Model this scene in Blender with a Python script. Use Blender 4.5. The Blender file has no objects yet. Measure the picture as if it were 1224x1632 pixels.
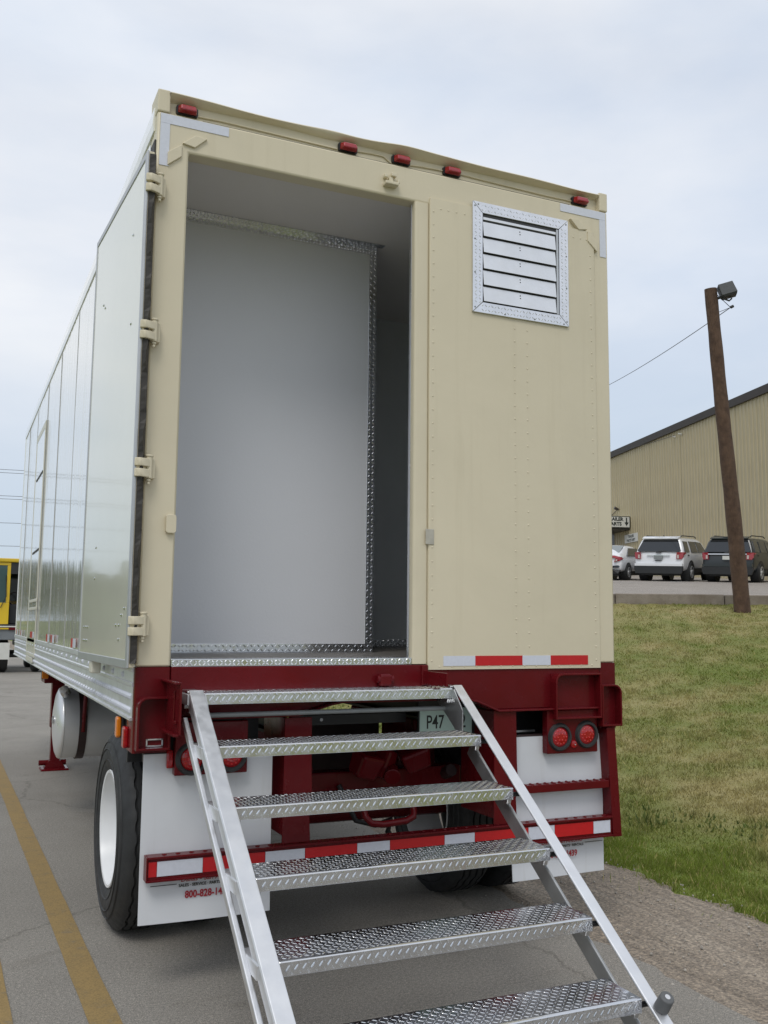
import bpy, bmesh, math, random
import numpy as np
from mathutils import Vector, Matrix
random.seed(7); rng = np.random.default_rng(11)
scn = bpy.context.scene
COL = scn.collection
R = math.radians

# ------------------------------------------------------------------ camera
CAM = Vector((-2.0527, -4.3112, 1.6068)); YAW, PITCH, ROLL = 0.4237, 0.1162, 0.0101
fw = Vector((math.sin(YAW)*math.cos(PITCH), math.cos(YAW)*math.cos(PITCH), math.sin(PITCH)))
rt = Vector((math.cos(YAW), -math.sin(YAW), 0)); up = rt.cross(fw)
r2 = rt*math.cos(ROLL)+up*math.sin(ROLL); u2 = up*math.cos(ROLL)-rt*math.sin(ROLL)
cam = bpy.data.cameras.new('camera'); camo = bpy.data.objects.new('camera', cam); COL.objects.link(camo)
camo.matrix_world = Matrix(((r2.x, u2.x, -fw.x, CAM.x), (r2.y, u2.y, -fw.y, CAM.y), (r2.z, u2.z, -fw.z, CAM.z), (0, 0, 0, 1)))
cam.sensor_fit = 'VERTICAL'; cam.sensor_height = 36; cam.sensor_width = 27; cam.lens = 1514.8/1632*36
cam.clip_start = 0.05; cam.clip_end = 3000
scn.camera = camo

# ------------------------------------------------------------------ sky, sun, exposure
SUN_EL, SUN_AZ = R(52), R(215)          # azimuth measured clockwise from +Y
world = bpy.data.worlds.new('World'); scn.world = world; world.use_nodes = True
nt = world.node_tree; nt.nodes.clear()
def wn(t): return nt.nodes.new(t)
out = wn('ShaderNodeOutputWorld'); mixs = wn('ShaderNodeMixShader')
sky = wn('ShaderNodeTexSky'); sky.sky_type = 'NISHITA'; sky.sun_disc = False
sky.sun_elevation = SUN_EL; sky.sun_rotation = SUN_AZ; sky.dust_density = 2.0; sky.air_density = 1.0
b1 = wn('ShaderNodeBackground'); b1.inputs[1].default_value = 0.13
b2 = wn('ShaderNodeBackground'); b2.inputs[1].default_value = 1.0
tc = wn('ShaderNodeTexCoord'); mp = wn('ShaderNodeMapping'); mp.inputs['Scale'].default_value = (1.0, 1.0, 2.6)
n1 = wn('ShaderNodeTexNoise'); n1.inputs['Scale'].default_value = 2.1; n1.inputs['Detail'].default_value = 7; n1.inputs['Roughness'].default_value = 0.52
n1.inputs['Distortion'].default_value = 0.35
cr = wn('ShaderNodeValToRGB'); cr.color_ramp.elements[0].position = 0.30; cr.color_ramp.elements[0].color = (0.82, 0.82, 0.82, 1)
cr.color_ramp.elements[1].position = 0.62; cr.color_ramp.elements[1].color = (0.985, 0.985, 0.985, 1)
n2 = wn('ShaderNodeTexNoise'); n2.inputs['Scale'].default_value = 2.4; n2.inputs['Detail'].default_value = 6
cr2 = wn('ShaderNodeValToRGB'); cr2.color_ramp.elements[0].position = 0.32; cr2.color_ramp.elements[0].color = (0.665, 0.735, 0.845, 1)
cr2.color_ramp.elements[1].position = 0.66; cr2.color_ramp.elements[1].color = (0.875, 0.890, 0.920, 1)
L = nt.links.new
L(tc.outputs['Generated'], mp.inputs[0]); L(mp.outputs[0], n1.inputs['Vector']); L(mp.outputs[0], n2.inputs['Vector'])
L(n1.outputs[0], cr.inputs[0]); L(n2.outputs[0], cr2.inputs[0])
sep = wn('ShaderNodeSeparateXYZ'); L(tc.outputs['Generated'], sep.inputs[0])
hz = wn('ShaderNodeMapRange'); hz.inputs[1].default_value = 0.02; hz.inputs[2].default_value = 0.38; hz.interpolation_type = 'SMOOTHSTEP'
n3w = wn('ShaderNodeMath'); n3w.operation = 'MULTIPLY_ADD'; n3w.inputs[1].default_value = 0.22; L(n1.outputs[0], n3w.inputs[0]); 
n4w = wn('ShaderNodeMath'); n4w.operation = 'SUBTRACT'; n4w.inputs[1].default_value = 0.11; L(sep.outputs[2], n4w.inputs[0]); L(n4w.outputs[0], n3w.inputs[2]); L(n3w.outputs[0], hz.inputs[0])
hm = wn('ShaderNodeMix'); hm.data_type = 'RGBA'; hm.inputs[6].default_value = (0.555, 0.640, 0.745, 1)
L(hz.outputs[0], hm.inputs[0]); L(cr2.outputs[0], hm.inputs[7])
L(sky.outputs[0], b1.inputs[0]); L(hm.outputs[2], b2.inputs[0])
L(cr.outputs[0], mixs.inputs[0]); L(b1.outputs[0], mixs.inputs[1]); L(b2.outputs[0], mixs.inputs[2]); L(mixs.outputs[0], out.inputs[0])
sl = bpy.data.lights.new('sun', 'SUN'); sl.energy = 1.05; sl.angle = R(22); sl.color = (1.0, 0.965, 0.91)
so = bpy.data.objects.new('sun', sl); COL.objects.link(so)
sd = Vector((math.sin(SUN_AZ)*math.cos(SUN_EL), math.cos(SUN_AZ)*math.cos(SUN_EL), math.sin(SUN_EL)))
so.rotation_euler = sd.to_track_quat('Z', 'Y').to_euler(); so.location = (-20, -20, 40)
scn.view_settings.view_transform = 'Standard'; scn.view_settings.look = 'None'
scn.view_settings.exposure = 0.10; scn.view_settings.gamma = 1.0; scn.view_settings.use_curve_mapping = False
scn.render.engine = 'CYCLES'; scn.cycles.max_bounces = 10; scn.cycles.diffuse_bounces = 6

# ------------------------------------------------------------------ materials
def mat(name, col, rough=0.5, metal=0.0, var=0.0, vscale=3.0, bump=0.0, bscale=40.0, coat=0.0, col2=None, bstretch=None, spec=0.5, rvar=0.0, alpha=None, trans=0.0, detail=5):
    m = bpy.data.materials.new(name); m.use_nodes = True; t = m.node_tree; p = t.nodes['Principled BSDF']
    p.inputs['Roughness'].default_value = rough; p.inputs['Metallic'].default_value = metal
    p.inputs['Specular IOR Level'].default_value = spec
    p.inputs['Coat Weight'].default_value = coat; p.inputs['Coat Roughness'].default_value = 0.04
    p.inputs['Base Color'].default_value = (*col, 1)
    if trans: p.inputs['Transmission Weight'].default_value = trans
    tco = t.nodes.new('ShaderNodeTexCoord')
    if var > 0 or col2:
        n = t.nodes.new('ShaderNodeTexNoise'); n.inputs['Scale'].default_value = vscale; n.inputs['Detail'].default_value = detail; n.inputs['Roughness'].default_value = 0.6
        t.links.new(tco.outputs['Object'], n.inputs['Vector'])
        mr = t.nodes.new('ShaderNodeMapRange'); mr.inputs[1].default_value = 0.3; mr.inputs[2].default_value = 0.7
        t.links.new(n.outputs[0], mr.inputs[0])
        mx = t.nodes.new('ShaderNodeMix'); mx.data_type = 'RGBA'
        c2 = col2 if col2 else tuple(c*(1+var) for c in col); c1 = col if col2 else tuple(c*(1-var) for c in col)
        mx.inputs[6].default_value = (*c1, 1); mx.inputs[7].default_value = (*c2, 1)
        t.links.new(mr.outputs[0], mx.inputs[0]); t.links.new(mx.outputs[2], p.inputs['Base Color'])
        if rvar:
            m2 = t.nodes.new('ShaderNodeMapRange'); m2.inputs[1].default_value = 0.3; m2.inputs[2].default_value = 0.7
            m2.inputs[3].default_value = max(0.02, rough-rvar); m2.inputs[4].default_value = rough+rvar
            n3 = t.nodes.new('ShaderNodeTexNoise'); n3.inputs['Scale'].default_value = vscale*2.3; n3.inputs['Detail'].default_value = 6
            t.links.new(tco.outputs['Object'], n3.inputs['Vector']); t.links.new(n3.outputs[0], m2.inputs[0]); t.links.new(m2.outputs[0], p.inputs['Roughness'])
    if bump > 0:
        nb = t.nodes.new('ShaderNodeTexNoise'); nb.inputs['Scale'].default_value = bscale; nb.inputs['Detail'].default_value = 3
        if bstretch:
            mpp = t.nodes.new('ShaderNodeMapping'); mpp.inputs['Scale'].default_value = bstretch
            t.links.new(tco.outputs['Object'], mpp.inputs[0]); t.links.new(mpp.outputs[0], nb.inputs['Vector'])
        else: t.links.new(tco.outputs['Object'], nb.inputs['Vector'])
        b = t.nodes.new('ShaderNodeBump'); b.inputs['Strength'].default_value = 1.0; b.inputs['Distance'].default_value = bump
        t.links.new(nb.outputs[0], b.inputs['Height']); t.links.new(b.outputs[0], p.inputs['Normal'])
        if coat: t.links.new(b.outputs[0], p.inputs['Coat Normal'])
    return m
M = {}
M['maroon'] = mat('maroon_paint', (0.104, 0.0050, 0.0078), 0.25, spec=0.22, var=0.12, vscale=2.5, bump=0.0008, bscale=22, rvar=0.08)
M['side'] = mat('side_paint', (0.78, 0.775, 0.72), 0.08, spec=0.5, var=0.02, vscale=2, bump=0.0030, bscale=4.0, bstretch=(1, 3.2, 0.16), coat=0.75)
M['doorin'] = mat('door_lining', (0.74, 0.74, 0.63), 0.12, spec=0.4, var=0.02, vscale=2, bump=0.0006, bscale=2.2, coat=0.6)
M['alu'] = mat('aluminium', (0.62, 0.63, 0.64), 0.30, metal=1.0, var=0.08, vscale=6, bump=0.0003, bscale=60, rvar=0.10)
M['alurail'] = mat('aluminium_rail', (0.74, 0.75, 0.77), 0.42, metal=0.85, var=0.06, vscale=9, bump=0.0003, bscale=90, rvar=0.12, bstretch=(6, 1, 1))
M['aluplate'] = mat('tread_plate', (0.70, 0.71, 0.73), 0.20, metal=1.0, var=0.06, vscale=14, rvar=0.09)
M['alurailside'] = mat('dull_aluminium', (0.50, 0.51, 0.515), 0.38, metal=0.9, var=0.12, vscale=5, bump=0.0004, bscale=30, rvar=0.1)
M['tank'] = mat('polished_tank', (0.72, 0.73, 0.74), 0.33, metal=0.55, var=0.05, vscale=3, rvar=0.06)
M['blade'] = mat('louvre_blade', (0.74, 0.75, 0.77), 0.36, metal=0.75, var=0.05, vscale=7, rvar=0.1)
M['ceilw'] = mat('interior_ceiling', (0.72, 0.69, 0.665), 0.6, var=0.02, vscale=2)
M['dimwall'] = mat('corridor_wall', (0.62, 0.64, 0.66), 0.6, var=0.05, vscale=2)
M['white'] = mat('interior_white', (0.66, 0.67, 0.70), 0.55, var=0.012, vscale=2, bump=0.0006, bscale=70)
M['floorin'] = mat('deck_floor', (0.13, 0.12, 0.11), 0.5, var=0.25, vscale=6)
M['tapew'] = mat('reflective_white', (0.62, 0.645, 0.72), 0.35, var=0.04, vscale=60)
M['taper'] = mat('reflective_red', (0.50, 0.008, 0.012), 0.35, var=0.06, vscale=60)
M['rubber'] = mat('rubber', (0.022, 0.023, 0.024), 0.62, var=0.25, vscale=9, bump=0.001, bscale=60, rvar=0.1)
M['black'] = mat('black_steel', (0.012, 0.012, 0.013), 0.5, var=0.3, vscale=8)
M['under'] = mat('under_frame', (0.03, 0.014, 0.014), 0.5, var=0.3, vscale=6)
M['gasket'] = mat('gasket', (0.030, 0.026, 0.022), 0.6, var=0.4, vscale=25, bump=0.002, bscale=40)
M['rimw'] = mat('white_rim', (0.76, 0.77, 0.78), 0.32, var=0.03, vscale=8)
M['redlens'] = mat('red_lens', (0.34, 0.004, 0.008), 0.15, var=0.25, vscale=90, coat=0.5)
M['darkred'] = mat('dark_red_lens', (0.30, 0.006, 0.012), 0.18, var=0.2, vscale=60, coat=0.5)
M['amber'] = mat('amber_lens', (0.72, 0.20, 0.012), 0.2, var=0.1, vscale=60, coat=0.5)
M['greyrub'] = mat('grey_rubber', (0.105, 0.108, 0.11), 0.6, var=0.08, vscale=30)
M['chrome'] = mat('chrome', (0.75, 0.75, 0.76), 0.12, metal=1.0)
M['mint'] = mat('plate_mint', (0.50, 0.66, 0.60), 0.4, var=0.03, vscale=20)
M['ink'] = mat('black_ink', (0.018, 0.025, 0.022), 0.5)
M['redink'] = mat('red_ink', (0.36, 0.018, 0.03), 0.5)
M['greypaint'] = mat('grey_paint', (0.22, 0.235, 0.235), 0.4, var=0.1, vscale=8)
# ground group
def ramp(t, src, stops):
    n = t.nodes.new('ShaderNodeValToRGB'); e = n.color_ramp.elements
    e[0].position = stops[0][0]; e[0].color = (*stops[0][1], 1); e[1].position = stops[-1][0]; e[1].color = (*stops[-1][1], 1)
    for s in stops[1:-1]:
        q = e.new(s[0]); q.color = (*s[1], 1)
    t.links.new(src, n.inputs[0]); return n
def noise(t, vec, scale, detail=4, rough=0.6, dist=0.0):
    n = t.nodes.new('ShaderNodeTexNoise'); n.inputs['Scale'].default_value = scale; n.inputs['Detail'].default_value = detail
    n.inputs['Roughness'].default_value = rough; n.inputs['Distortion'].default_value = dist; t.links.new(vec, n.inputs['Vector']); return n
def mulmix(t, a, b, fac=1.0, mode='MULTIPLY'):
    m = t.nodes.new('ShaderNodeMix'); m.data_type = 'RGBA'; m.blend_type = mode; m.inputs[0].default_value = fac
    t.links.new(a, m.inputs[6]); t.links.new(b, m.inputs[7]); return m
def painted(name, col, rough, spec, streak=0.06, blot=0.05, bump=0.0012, bscale=9):
    m = bpy.data.materials.new(name); m.use_nodes = True; t = m.node_tree; p = t.nodes['Principled BSDF']
    tcx = t.nodes.new('ShaderNodeTexCoord'); v = tcx.outputs['Object']
    a = noise(t, v, 1.6, 6, 0.6, 0.5); base = ramp(t, a.outputs[0], [(0.32, tuple(c*(1-blot) for c in col)), (0.55, col), (0.72, tuple(min(1, c*(1+blot*0.6)) for c in col))])
    mpp = t.nodes.new('ShaderNodeMapping'); mpp.inputs['Scale'].default_value = (14, 14, 0.7); t.links.new(v, mpp.inputs[0])
    s_ = noise(t, mpp.outputs[0], 1.0, 5, 0.65); sr = ramp(t, s_.outputs[0], [(0.30, (1-streak, 1-streak*1.1, 1-streak*1.35)), (0.46, (1, 1, 1))])
    q = mulmix(t, base.outputs[0], sr.outputs[0])
    d = noise(t, v, 38, 6, 0.75); dr_ = ramp(t, d.outputs[0], [(0.24, (0.80, 0.78, 0.74)), (0.33, (1, 1, 1))]); q = mulmix(t, q.outputs[2], dr_.outputs[0])
    t.links.new(q.outputs[2], p.inputs['Base Color'])
    rr = noise(t, v, 3.5, 6, 0.65); mr = t.nodes.new('ShaderNodeMapRange'); mr.inputs[1].default_value = 0.3; mr.inputs[2].default_value = 0.7; mr.inputs[3].default_value = rough-0.07; mr.inputs[4].default_value = rough+0.10
    t.links.new(rr.outputs[0], mr.inputs[0]); t.links.new(mr.outputs[0], p.inputs['Roughness']); p.inputs['Specular IOR Level'].default_value = spec
    nb = noise(t, v, bscale, 3, 0.5); b_ = t.nodes.new('ShaderNodeBump'); b_.inputs['Distance'].default_value = bump; b_.inputs['Strength'].default_value = 1.0
    t.links.new(nb.outputs[0], b_.inputs['Height']); t.links.new(b_.outputs[0], p.inputs['Normal'])
    return m
M['beige'] = painted('beige_paint', (0.640, 0.575, 0.425), 0.42, 0.45, 0.045, 0.045)
M['flap'] = painted('mud_flap_plastic', (0.67, 0.69, 0.72), 0.45, 0.4, 0.07, 0.06, 0.002, 3)
def road_mat(name, stops, agg=170, crack=True, bump=0.004, tracks=False):
    m = bpy.data.materials.new(name); m.use_nodes = True; t = m.node_tree; p = t.nodes['Principled BSDF']
    tcx = t.nodes.new('ShaderNodeTexCoord'); v = tcx.outputs['Object']
    a = noise(t, v, 0.9, 6, 0.65); base = ramp(t, a.outputs[0], stops)
    g = noise(t, v, agg, 2, 0.7); gr = ramp(t, g.outputs[0], [(0.30, (0.50, 0.50, 0.50)), (0.5, (1, 1, 1)), (0.70, (1.65, 1.60, 1.52))])
    m1 = mulmix(t, base.outputs[0], gr.outputs[0]); last = m1
    g2 = noise(t, v, 62, 3, 0.75); gr2 = ramp(t, g2.outputs[0], [(0.28, (0.70, 0.69, 0.67)), (0.5, (1, 1, 1)), (0.70, (1.32, 1.30, 1.26))])
    last = mulmix(t, last.outputs[2], gr2.outputs[0])
    hsrc = g
    if crack:
        vo = t.nodes.new('ShaderNodeTexVoronoi'); vo.feature = 'DISTANCE_TO_EDGE'; vo.inputs['Scale'].default_value = 0.33
        dn = noise(t, v, 2.5, 5, 0.7); mxv = t.nodes.new('ShaderNodeMix'); mxv.data_type = 'RGBA'; mxv.inputs[0].default_value = 0.22
        t.links.new(v, mxv.inputs[6]); t.links.new(dn.outputs[1], mxv.inputs[7]); t.links.new(mxv.outputs[2], vo.inputs['Vector'])
        ck = ramp(t, vo.outputs[0], [(0.0, (0.45, 0.44, 0.42)), (0.004, (1, 1, 1))])
        last = mulmix(t, last.outputs[2], ck.outputs[0], 0.55)
        st = noise(t, v, 1.7, 5, 0.6, 0.6); sr = ramp(t, st.outputs[0], [(0.27, (0.74, 0.72, 0.70)), (0.40, (1, 1, 1))])
        last = mulmix(t, last.outputs[2], sr.outputs[0])
    t.links.new(last.outputs[2], p.inputs['Base Color']); p.inputs['Roughness'].default_value = 0.85
    b = t.nodes.new('ShaderNodeBump'); b.inputs['Distance'].default_value = bump; b.inputs['Strength'].default_value = 0.8
    t.links.new(hsrc.outputs[0], b.inputs['Height']); nb = b
    if tracks:
        mpp = t.nodes.new('ShaderNodeMapping'); mpp.inputs['Scale'].default_value = (14, 0.35, 1); t.links.new(v, mpp.inputs[0])
        tn = noise(t, mpp.outputs[0], 1.0, 4, 0.6); b2_ = t.nodes.new('ShaderNodeBump'); b2_.inputs['Distance'].default_value = 0.02; b2_.inputs['Strength'].default_value = 0.7
        t.links.new(tn.outputs[0], b2_.inputs['Height']); t.links.new(b.outputs[0], b2_.inputs['Normal']); nb = b2_
        tr = ramp(t, tn.outputs[0], [(0.35, (0.82, 0.80, 0.77)), (0.6, (1.08, 1.07, 1.05))])
        l2 = mulmix(t, last.outputs[2], tr.outputs[0]); t.links.new(l2.outputs[2], p.inputs['Base Color'])
    t.links.new(nb.outputs[0], p.inputs['Normal'])
    return m
M['road'] = road_mat('road_surface', [(0.3, (0.218, 0.205, 0.183)), (0.7, (0.280, 0.264, 0.237))])
M['shoulder'] = road_mat('dirt_shoulder', [(0.3, (0.20, 0.165, 0.13)), (0.7, (0.29, 0.25, 0.205))], agg=70, crack=False, bump=0.012, tracks=True)
M['lot'] = road_mat('lot_surface', [(0.3, (0.25, 0.225, 0.20)), (0.7, (0.31, 0.28, 0.252))], agg=60)
M['concrete'] = mat('kerb_concrete', (0.145, 0.115, 0.085), 0.9, col2=(0.27, 0.235, 0.195), vscale=2.5, bump=0.01, bscale=25)
def line_mat():
    m = bpy.data.materials.new('yellow_paint'); m.use_nodes = True; t = m.node_tree; p = t.nodes['Principled BSDF']
    tcx = t.nodes.new('ShaderNodeTexCoord'); v = tcx.outputs['Object']
    a = noise(t, v, 9, 7, 0.75); r_ = ramp(t, a.outputs[0], [(0.30, (0.20, 0.165, 0.11)), (0.42, (0.275, 0.19, 0.075)), (0.7, (0.33, 0.222, 0.08))])
    g = noise(t, v, 140, 2, 0.7); gr = ramp(t, g.outputs[0], [(0.3, (0.72, 0.72, 0.72)), (0.6, (1.1, 1.1, 1.1))])
    q = mulmix(t, r_.outputs[0], gr.outputs[0]); t.links.new(q.outputs[2], p.inputs['Base Color']); p.inputs['Roughness'].default_value = 0.8
    return m
M['yline'] = line_mat()
def grass_mat(name, dark):
    m = bpy.data.materials.new(name); m.use_nodes = True; t = m.node_tree; p = t.nodes['Principled BSDF']
    at = t.nodes.new('ShaderNodeAttribute'); at.attribute_name = 'Col'
    tcx = t.nodes.new('ShaderNodeTexCoord'); g = noise(t, tcx.outputs['Object'], 35 if dark else 6, 4, 0.7)
    gr = ramp(t, g.outputs[0], [(0.3, (0.66, 0.66, 0.66)), (0.7, (1.25, 1.25, 1.25))])
    q = mulmix(t, at.outputs['Color'], gr.outputs[0]); t.links.new(q.outputs[2], p.inputs['Base Color'])
    if not dark:
        tl = t.nodes.new('ShaderNodeBsdfTranslucent'); ms = t.nodes.new('ShaderNodeMixShader'); ms.inputs[0].default_value = 0.42
        t.links.new(q.outputs[2], tl.inputs[0]); t.links.new(p.outputs[0], ms.inputs[1]); t.links.new(tl.outputs[0], ms.inputs[2]); t.links.new(ms.outputs[0], t.nodes['Material Output'].inputs[0])
    p.inputs['Roughness'].default_value = 0.75; p.inputs['Specular IOR Level'].default_value = 0.25
    return m
M['ground'] = grass_mat('grass_ground', True); M['grass'] = grass_mat('grass_blades', False)

# ------------------------------------------------------------------ mesh helpers
OFF = Vector((0, 0, 0))
class MB:
    def __init__(s): s.v = []; s.f = []
    def add(s, vs, fs):
        k = len(s.v); s.v += [tuple(a) for a in vs]; s.f += [tuple(k+i for i in f) for f in fs]; return s
    def box(s, x0, x1, y0, y1, z0, z1):
        return s.add([(x0, y0, z0), (x1, y0, z0), (x1, y1, z0), (x0, y1, z0), (x0, y0, z1), (x1, y0, z1), (x1, y1, z1), (x0, y1, z1)],
                     [(0, 3, 2, 1), (4, 5, 6, 7), (0, 1, 5, 4), (1, 2, 6, 5), (2, 3, 7, 6), (3, 0, 4, 7)])
    def hexa(s, p): return s.add(p, [(0, 3, 2, 1), (4, 5, 6, 7), (0, 1, 5, 4), (1, 2, 6, 5), (2, 3, 7, 6), (3, 0, 4, 7)])
    def beam(s, p0, p1, w, h, upv=(0, 0, 1)):
        p0 = Vector(p0); p1 = Vector(p1); d = (p1-p0).normalized(); side = d.cross(Vector(upv)).normalized(); u = side.cross(d)
        a = side*w/2; b = u*h/2
        return s.hexa([p0-a-b, p0+a-b, p1+a-b, p1-a-b, p0-a+b, p0+a+b, p1+a+b, p1-a+b])
    def prism(s, poly, axis, a, b):
        n = len(poly)
        def mk(p, t):
            return (t, p[0], p[1]) if axis == 'x' else (p[0], t, p[1]) if axis == 'y' else (p[0], p[1], t)
        vs = [mk(p, a) for p in poly]+[mk(p, b) for p in poly]
        fs = [tuple(range(n)), tuple(range(2*n-1, n-1, -1))]+[(i, (i+1) % n, n+(i+1) % n, n+i) for i in range(n)]
        return s.add(vs, fs)
    def cyl(s, p0, p1, r0, r1=None, n=16):
        p0 = Vector(p0); p1 = Vector(p1); r1 = r0 if r1 is None else r1
        d = (p1-p0).normalized(); a = d.orthogonal().normalized(); b = d.cross(a)
        vs = []
        for p, r in ((p0, r0), (p1, r1)):
            vs += [p+(a*math.cos(2*math.pi*i/n)+b*math.sin(2*math.pi*i/n))*r for i in range(n)]
        return s.add(vs, [tuple(range(n)), tuple(range(2*n-1, n-1, -1))]+[(i, (i+1) % n, n+(i+1) % n, n+i) for i in range(n)])
    def tube(s, pts, r, n=6):
        pts = [Vector(p) for p in pts]; vs = []; rs = r if isinstance(r, (list, tuple)) else [r]*len(pts)
        a = None
        for i, p in enumerate(pts):
            d = (pts[min(i+1, len(pts)-1)]-pts[max(i-1, 0)]).normalized()
            a = d.orthogonal().normalized() if a is None else (a-d*a.dot(d)).normalized()
            b = d.cross(a)
            vs += [p+(a*math.cos(2*math.pi*k/n)+b*math.sin(2*math.pi*k/n))*rs[i] for k in range(n)]
        m = len(pts); fs = [(i*n+k, i*n+(k+1) % n, (i+1)*n+(k+1) % n, (i+1)*n+k) for i in range(m-1) for k in range(n)]
        fs += [tuple(range(n-1, -1, -1)), tuple((m-1)*n+k for k in range(n))]
        return s.add(vs, fs)
    def lathe(s, prof, c, axis='x', n=32, close=False):
        vs = []; m = len(prof)
        for i in range(n):
            t = 2*math.pi*i/n; co, si = math.cos(t), math.sin(t)
            for r, h in prof:
                vs.append((c[0]+h, c[1]+r*co, c[2]+r*si) if axis == 'x' else (c[0]+r*co, c[1]+h, c[2]+r*si) if axis == 'y' else (c[0]+r*co, c[1]+r*si, c[2]+h))
        fs = []
        for i in range(n):
            j = (i+1) % n
            for k in range(m if close else m-1):
                l = (k+1) % m; fs.append((i*m+k, j*m+k, j*m+l, i*m+l))
        return s.add(vs, fs)
    def build(s, name, material, parent=None, bevel=0, smooth=None, off=None, kind=None, recalc=True):
        o_ = OFF if off is None else Vector(off)
        me = bpy.data.meshes.new(name); me.from_pydata([(a[0]-o_[0], a[1]-o_[1], a[2]-o_[2]) for a in s.v], [], s.f)
        if recalc:
            bm = bmesh.new(); bm.from_mesh(me); bmesh.ops.recalc_face_normals(bm, faces=bm.faces); bm.to_mesh(me); bm.free()
        me.materials.append(material if not isinstance(material, str) else M[material])
        if smooth is not None:
            me.shade_smooth(); me.set_sharp_from_angle(angle=R(smooth))
        o = bpy.data.objects.new(name, me); COL.objects.link(o)
        if parent: o.parent = parent
        if bevel:
            b = o.modifiers.new('bevel', 'BEVEL'); b.width = bevel; b.segments = 2; b.limit_method = 'ANGLE'; b.angle_limit = R(40)
        if kind: o['kind'] = kind
        return o
def tag(o, label=None, cat=None, group=None, kind=None):
    if label: o['label'] = label
    if cat: o['category'] = cat
    if group: o['group'] = group
    if kind: o['kind'] = kind
    return o
def thing(name, label, cat, loc, group=None):
    global OFF
    o = bpy.data.objects.new(name, None); COL.objects.link(o); o.location = loc; o.empty_display_size = 0.2
    OFF = Vector(loc); return tag(o, label, cat, group)
def B(name, m, parent, *b, bevel=0.003):
    return MB().box(*b).build(name, m, parent, bevel=bevel)
def copy_tree(o, parent=None):
    c = o.copy(); COL.objects.link(c)
    if parent: c.parent = parent
    for ch in o.children: copy_tree(ch, c)
    return c
def rivets(pts, nrm, r=0.006, h=0.003):
    mb = MB(); n = Vector(nrm); a = n.orthogonal().normalized(); b = n.cross(a)
    for p in pts:
        p = Vector(p); ring = [p+(a*math.cos(k*math.pi/3)+b*math.sin(k*math.pi/3))*r for k in range(6)]
        ring2 = [p+n*h*0.8+(a*math.cos(k*math.pi/3)+b*math.sin(k*math.pi/3))*r*0.6 for k in range(6)]
        mb.add(ring+ring2+[p+n*h], [(k, (k+1) % 6, 6+(k+1) % 6, 6+k) for k in range(6)]+[(6+k, 6+(k+1) % 6, 12) for k in range(6)])
    return mb
def diamonds(fn, w, h, pitch=0.026, ln=0.025, wd=0.0065, ht=0.0016, inset=0.004):
    """raised lozenges of tread plate; fn maps (u, v, height) to a point"""
    mb = MB(); nu = int(w/pitch); nv = max(1, int(round(h/pitch)))
    for i in range(nu+1):
        for j in range(nv):
            cu = (i+0.5)*w/(nu+1); cv = (j+0.5)*h/nv; a = R(45 if (i+j) % 2 else -45)
            ca, sa = math.cos(a), math.sin(a)
            lim = min(1.0, (h/nv*1.15)/(ln*0.75)) if nv == 1 else 1.0
            pts = [(-ln/2, 0, 0), (-ln/4, -wd/2, 0), (ln/4, -wd/2, 0), (ln/2, 0, 0), (ln/4, wd/2, 0), (-ln/4, wd/2, 0), (-ln/4, 0, ht), (ln/4, 0, ht)]
            vs = []
            for x, y, z in pts:
                uu = cu+(x*ca-y*sa)*lim; vv = cv+(x*sa+y*ca)*lim
                vs.append(fn(min(max(uu, inset), w-inset), min(max(vv, inset), h-inset), z))
            mb.add(vs, [(0, 1, 6), (1, 2, 7, 6), (2, 3, 7), (3, 4, 7), (4, 5, 6, 7), (5, 0, 6)])
    return mb
def text(s, size, material, parent, origin, xdir, ydir, name='lettering', align='LEFT', bold=0.0, sx=1.0):
    cu = bpy.data.curves.new('txt', 'FONT'); cu.body = s; cu.size = size; cu.align_x = align; cu.extrude = 0.0004; cu.offset = bold; cu.resolution_u = 3
    to = bpy.data.objects.new('txt', cu); COL.objects.link(to)
    dg = bpy.context.evaluated_depsgraph_get(); me = bpy.data.meshes.new_from_object(to.evaluated_get(dg))
    bpy.data.objects.remove(to); bpy.data.curves.remove(cu)
    x = Vector(xdir).normalized(); y = Vector(ydir).normalized(); z = x.cross(y); o0 = Vector(origin)-OFF
    for v in me.vertices:
        c = v.co.copy(); v.co = o0+x*c.x*sx+y*c.y+z*c.z
    me.name = name; me.materials.clear(); me.materials.append(M[material])
    o = bpy.data.objects.new(name, me); COL.objects.link(o); o.parent = parent; return o

# ------------------------------------------------------------------ terrain
K = Vector((11.25, 12.8, 0)); KE = Vector((0.911, -0.413, 0)); KN = Vector((0.413, 0.911, 0))
def sstep(a, b, x): t = np.clip((x-a)/(b-a), 0, 1); return t*t*(3-2*t)
def vnoise(x, y, seed=0):
    xi = np.floor(x).astype(np.int64); yi = np.floor(y).astype(np.int64); xf = x-xi; yf = y-yi
    def hsh(a, b):
        h = (a*374761393+b*668265263+seed*974711) & 0x7fffffff; h = ((h ^ (h >> 13))*1274126177) & 0x7fffffff
        return ((h ^ (h >> 16)) & 0xffff)/65535.0
    u = xf*xf*(3-2*xf); v = yf*yf*(3-2*yf)
    return (hsh(xi, yi)*(1-u)+hsh(xi+1, yi)*u)*(1-v)+(hsh(xi, yi+1)*(1-u)+hsh(xi+1, yi+1)*u)*v
def fbm(x, y, seed=0): return sum(vnoise(x*2**k, y*2**k, seed+k)*0.5**k for k in range(4))/1.875
def lotz(x, y):
    d = (x-K.x)*KN.x+(y-K.y)*KN.y
    return (2.27+0.066*np.clip(d, 0, 60))*(1-sstep(65, 95, y))
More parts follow.
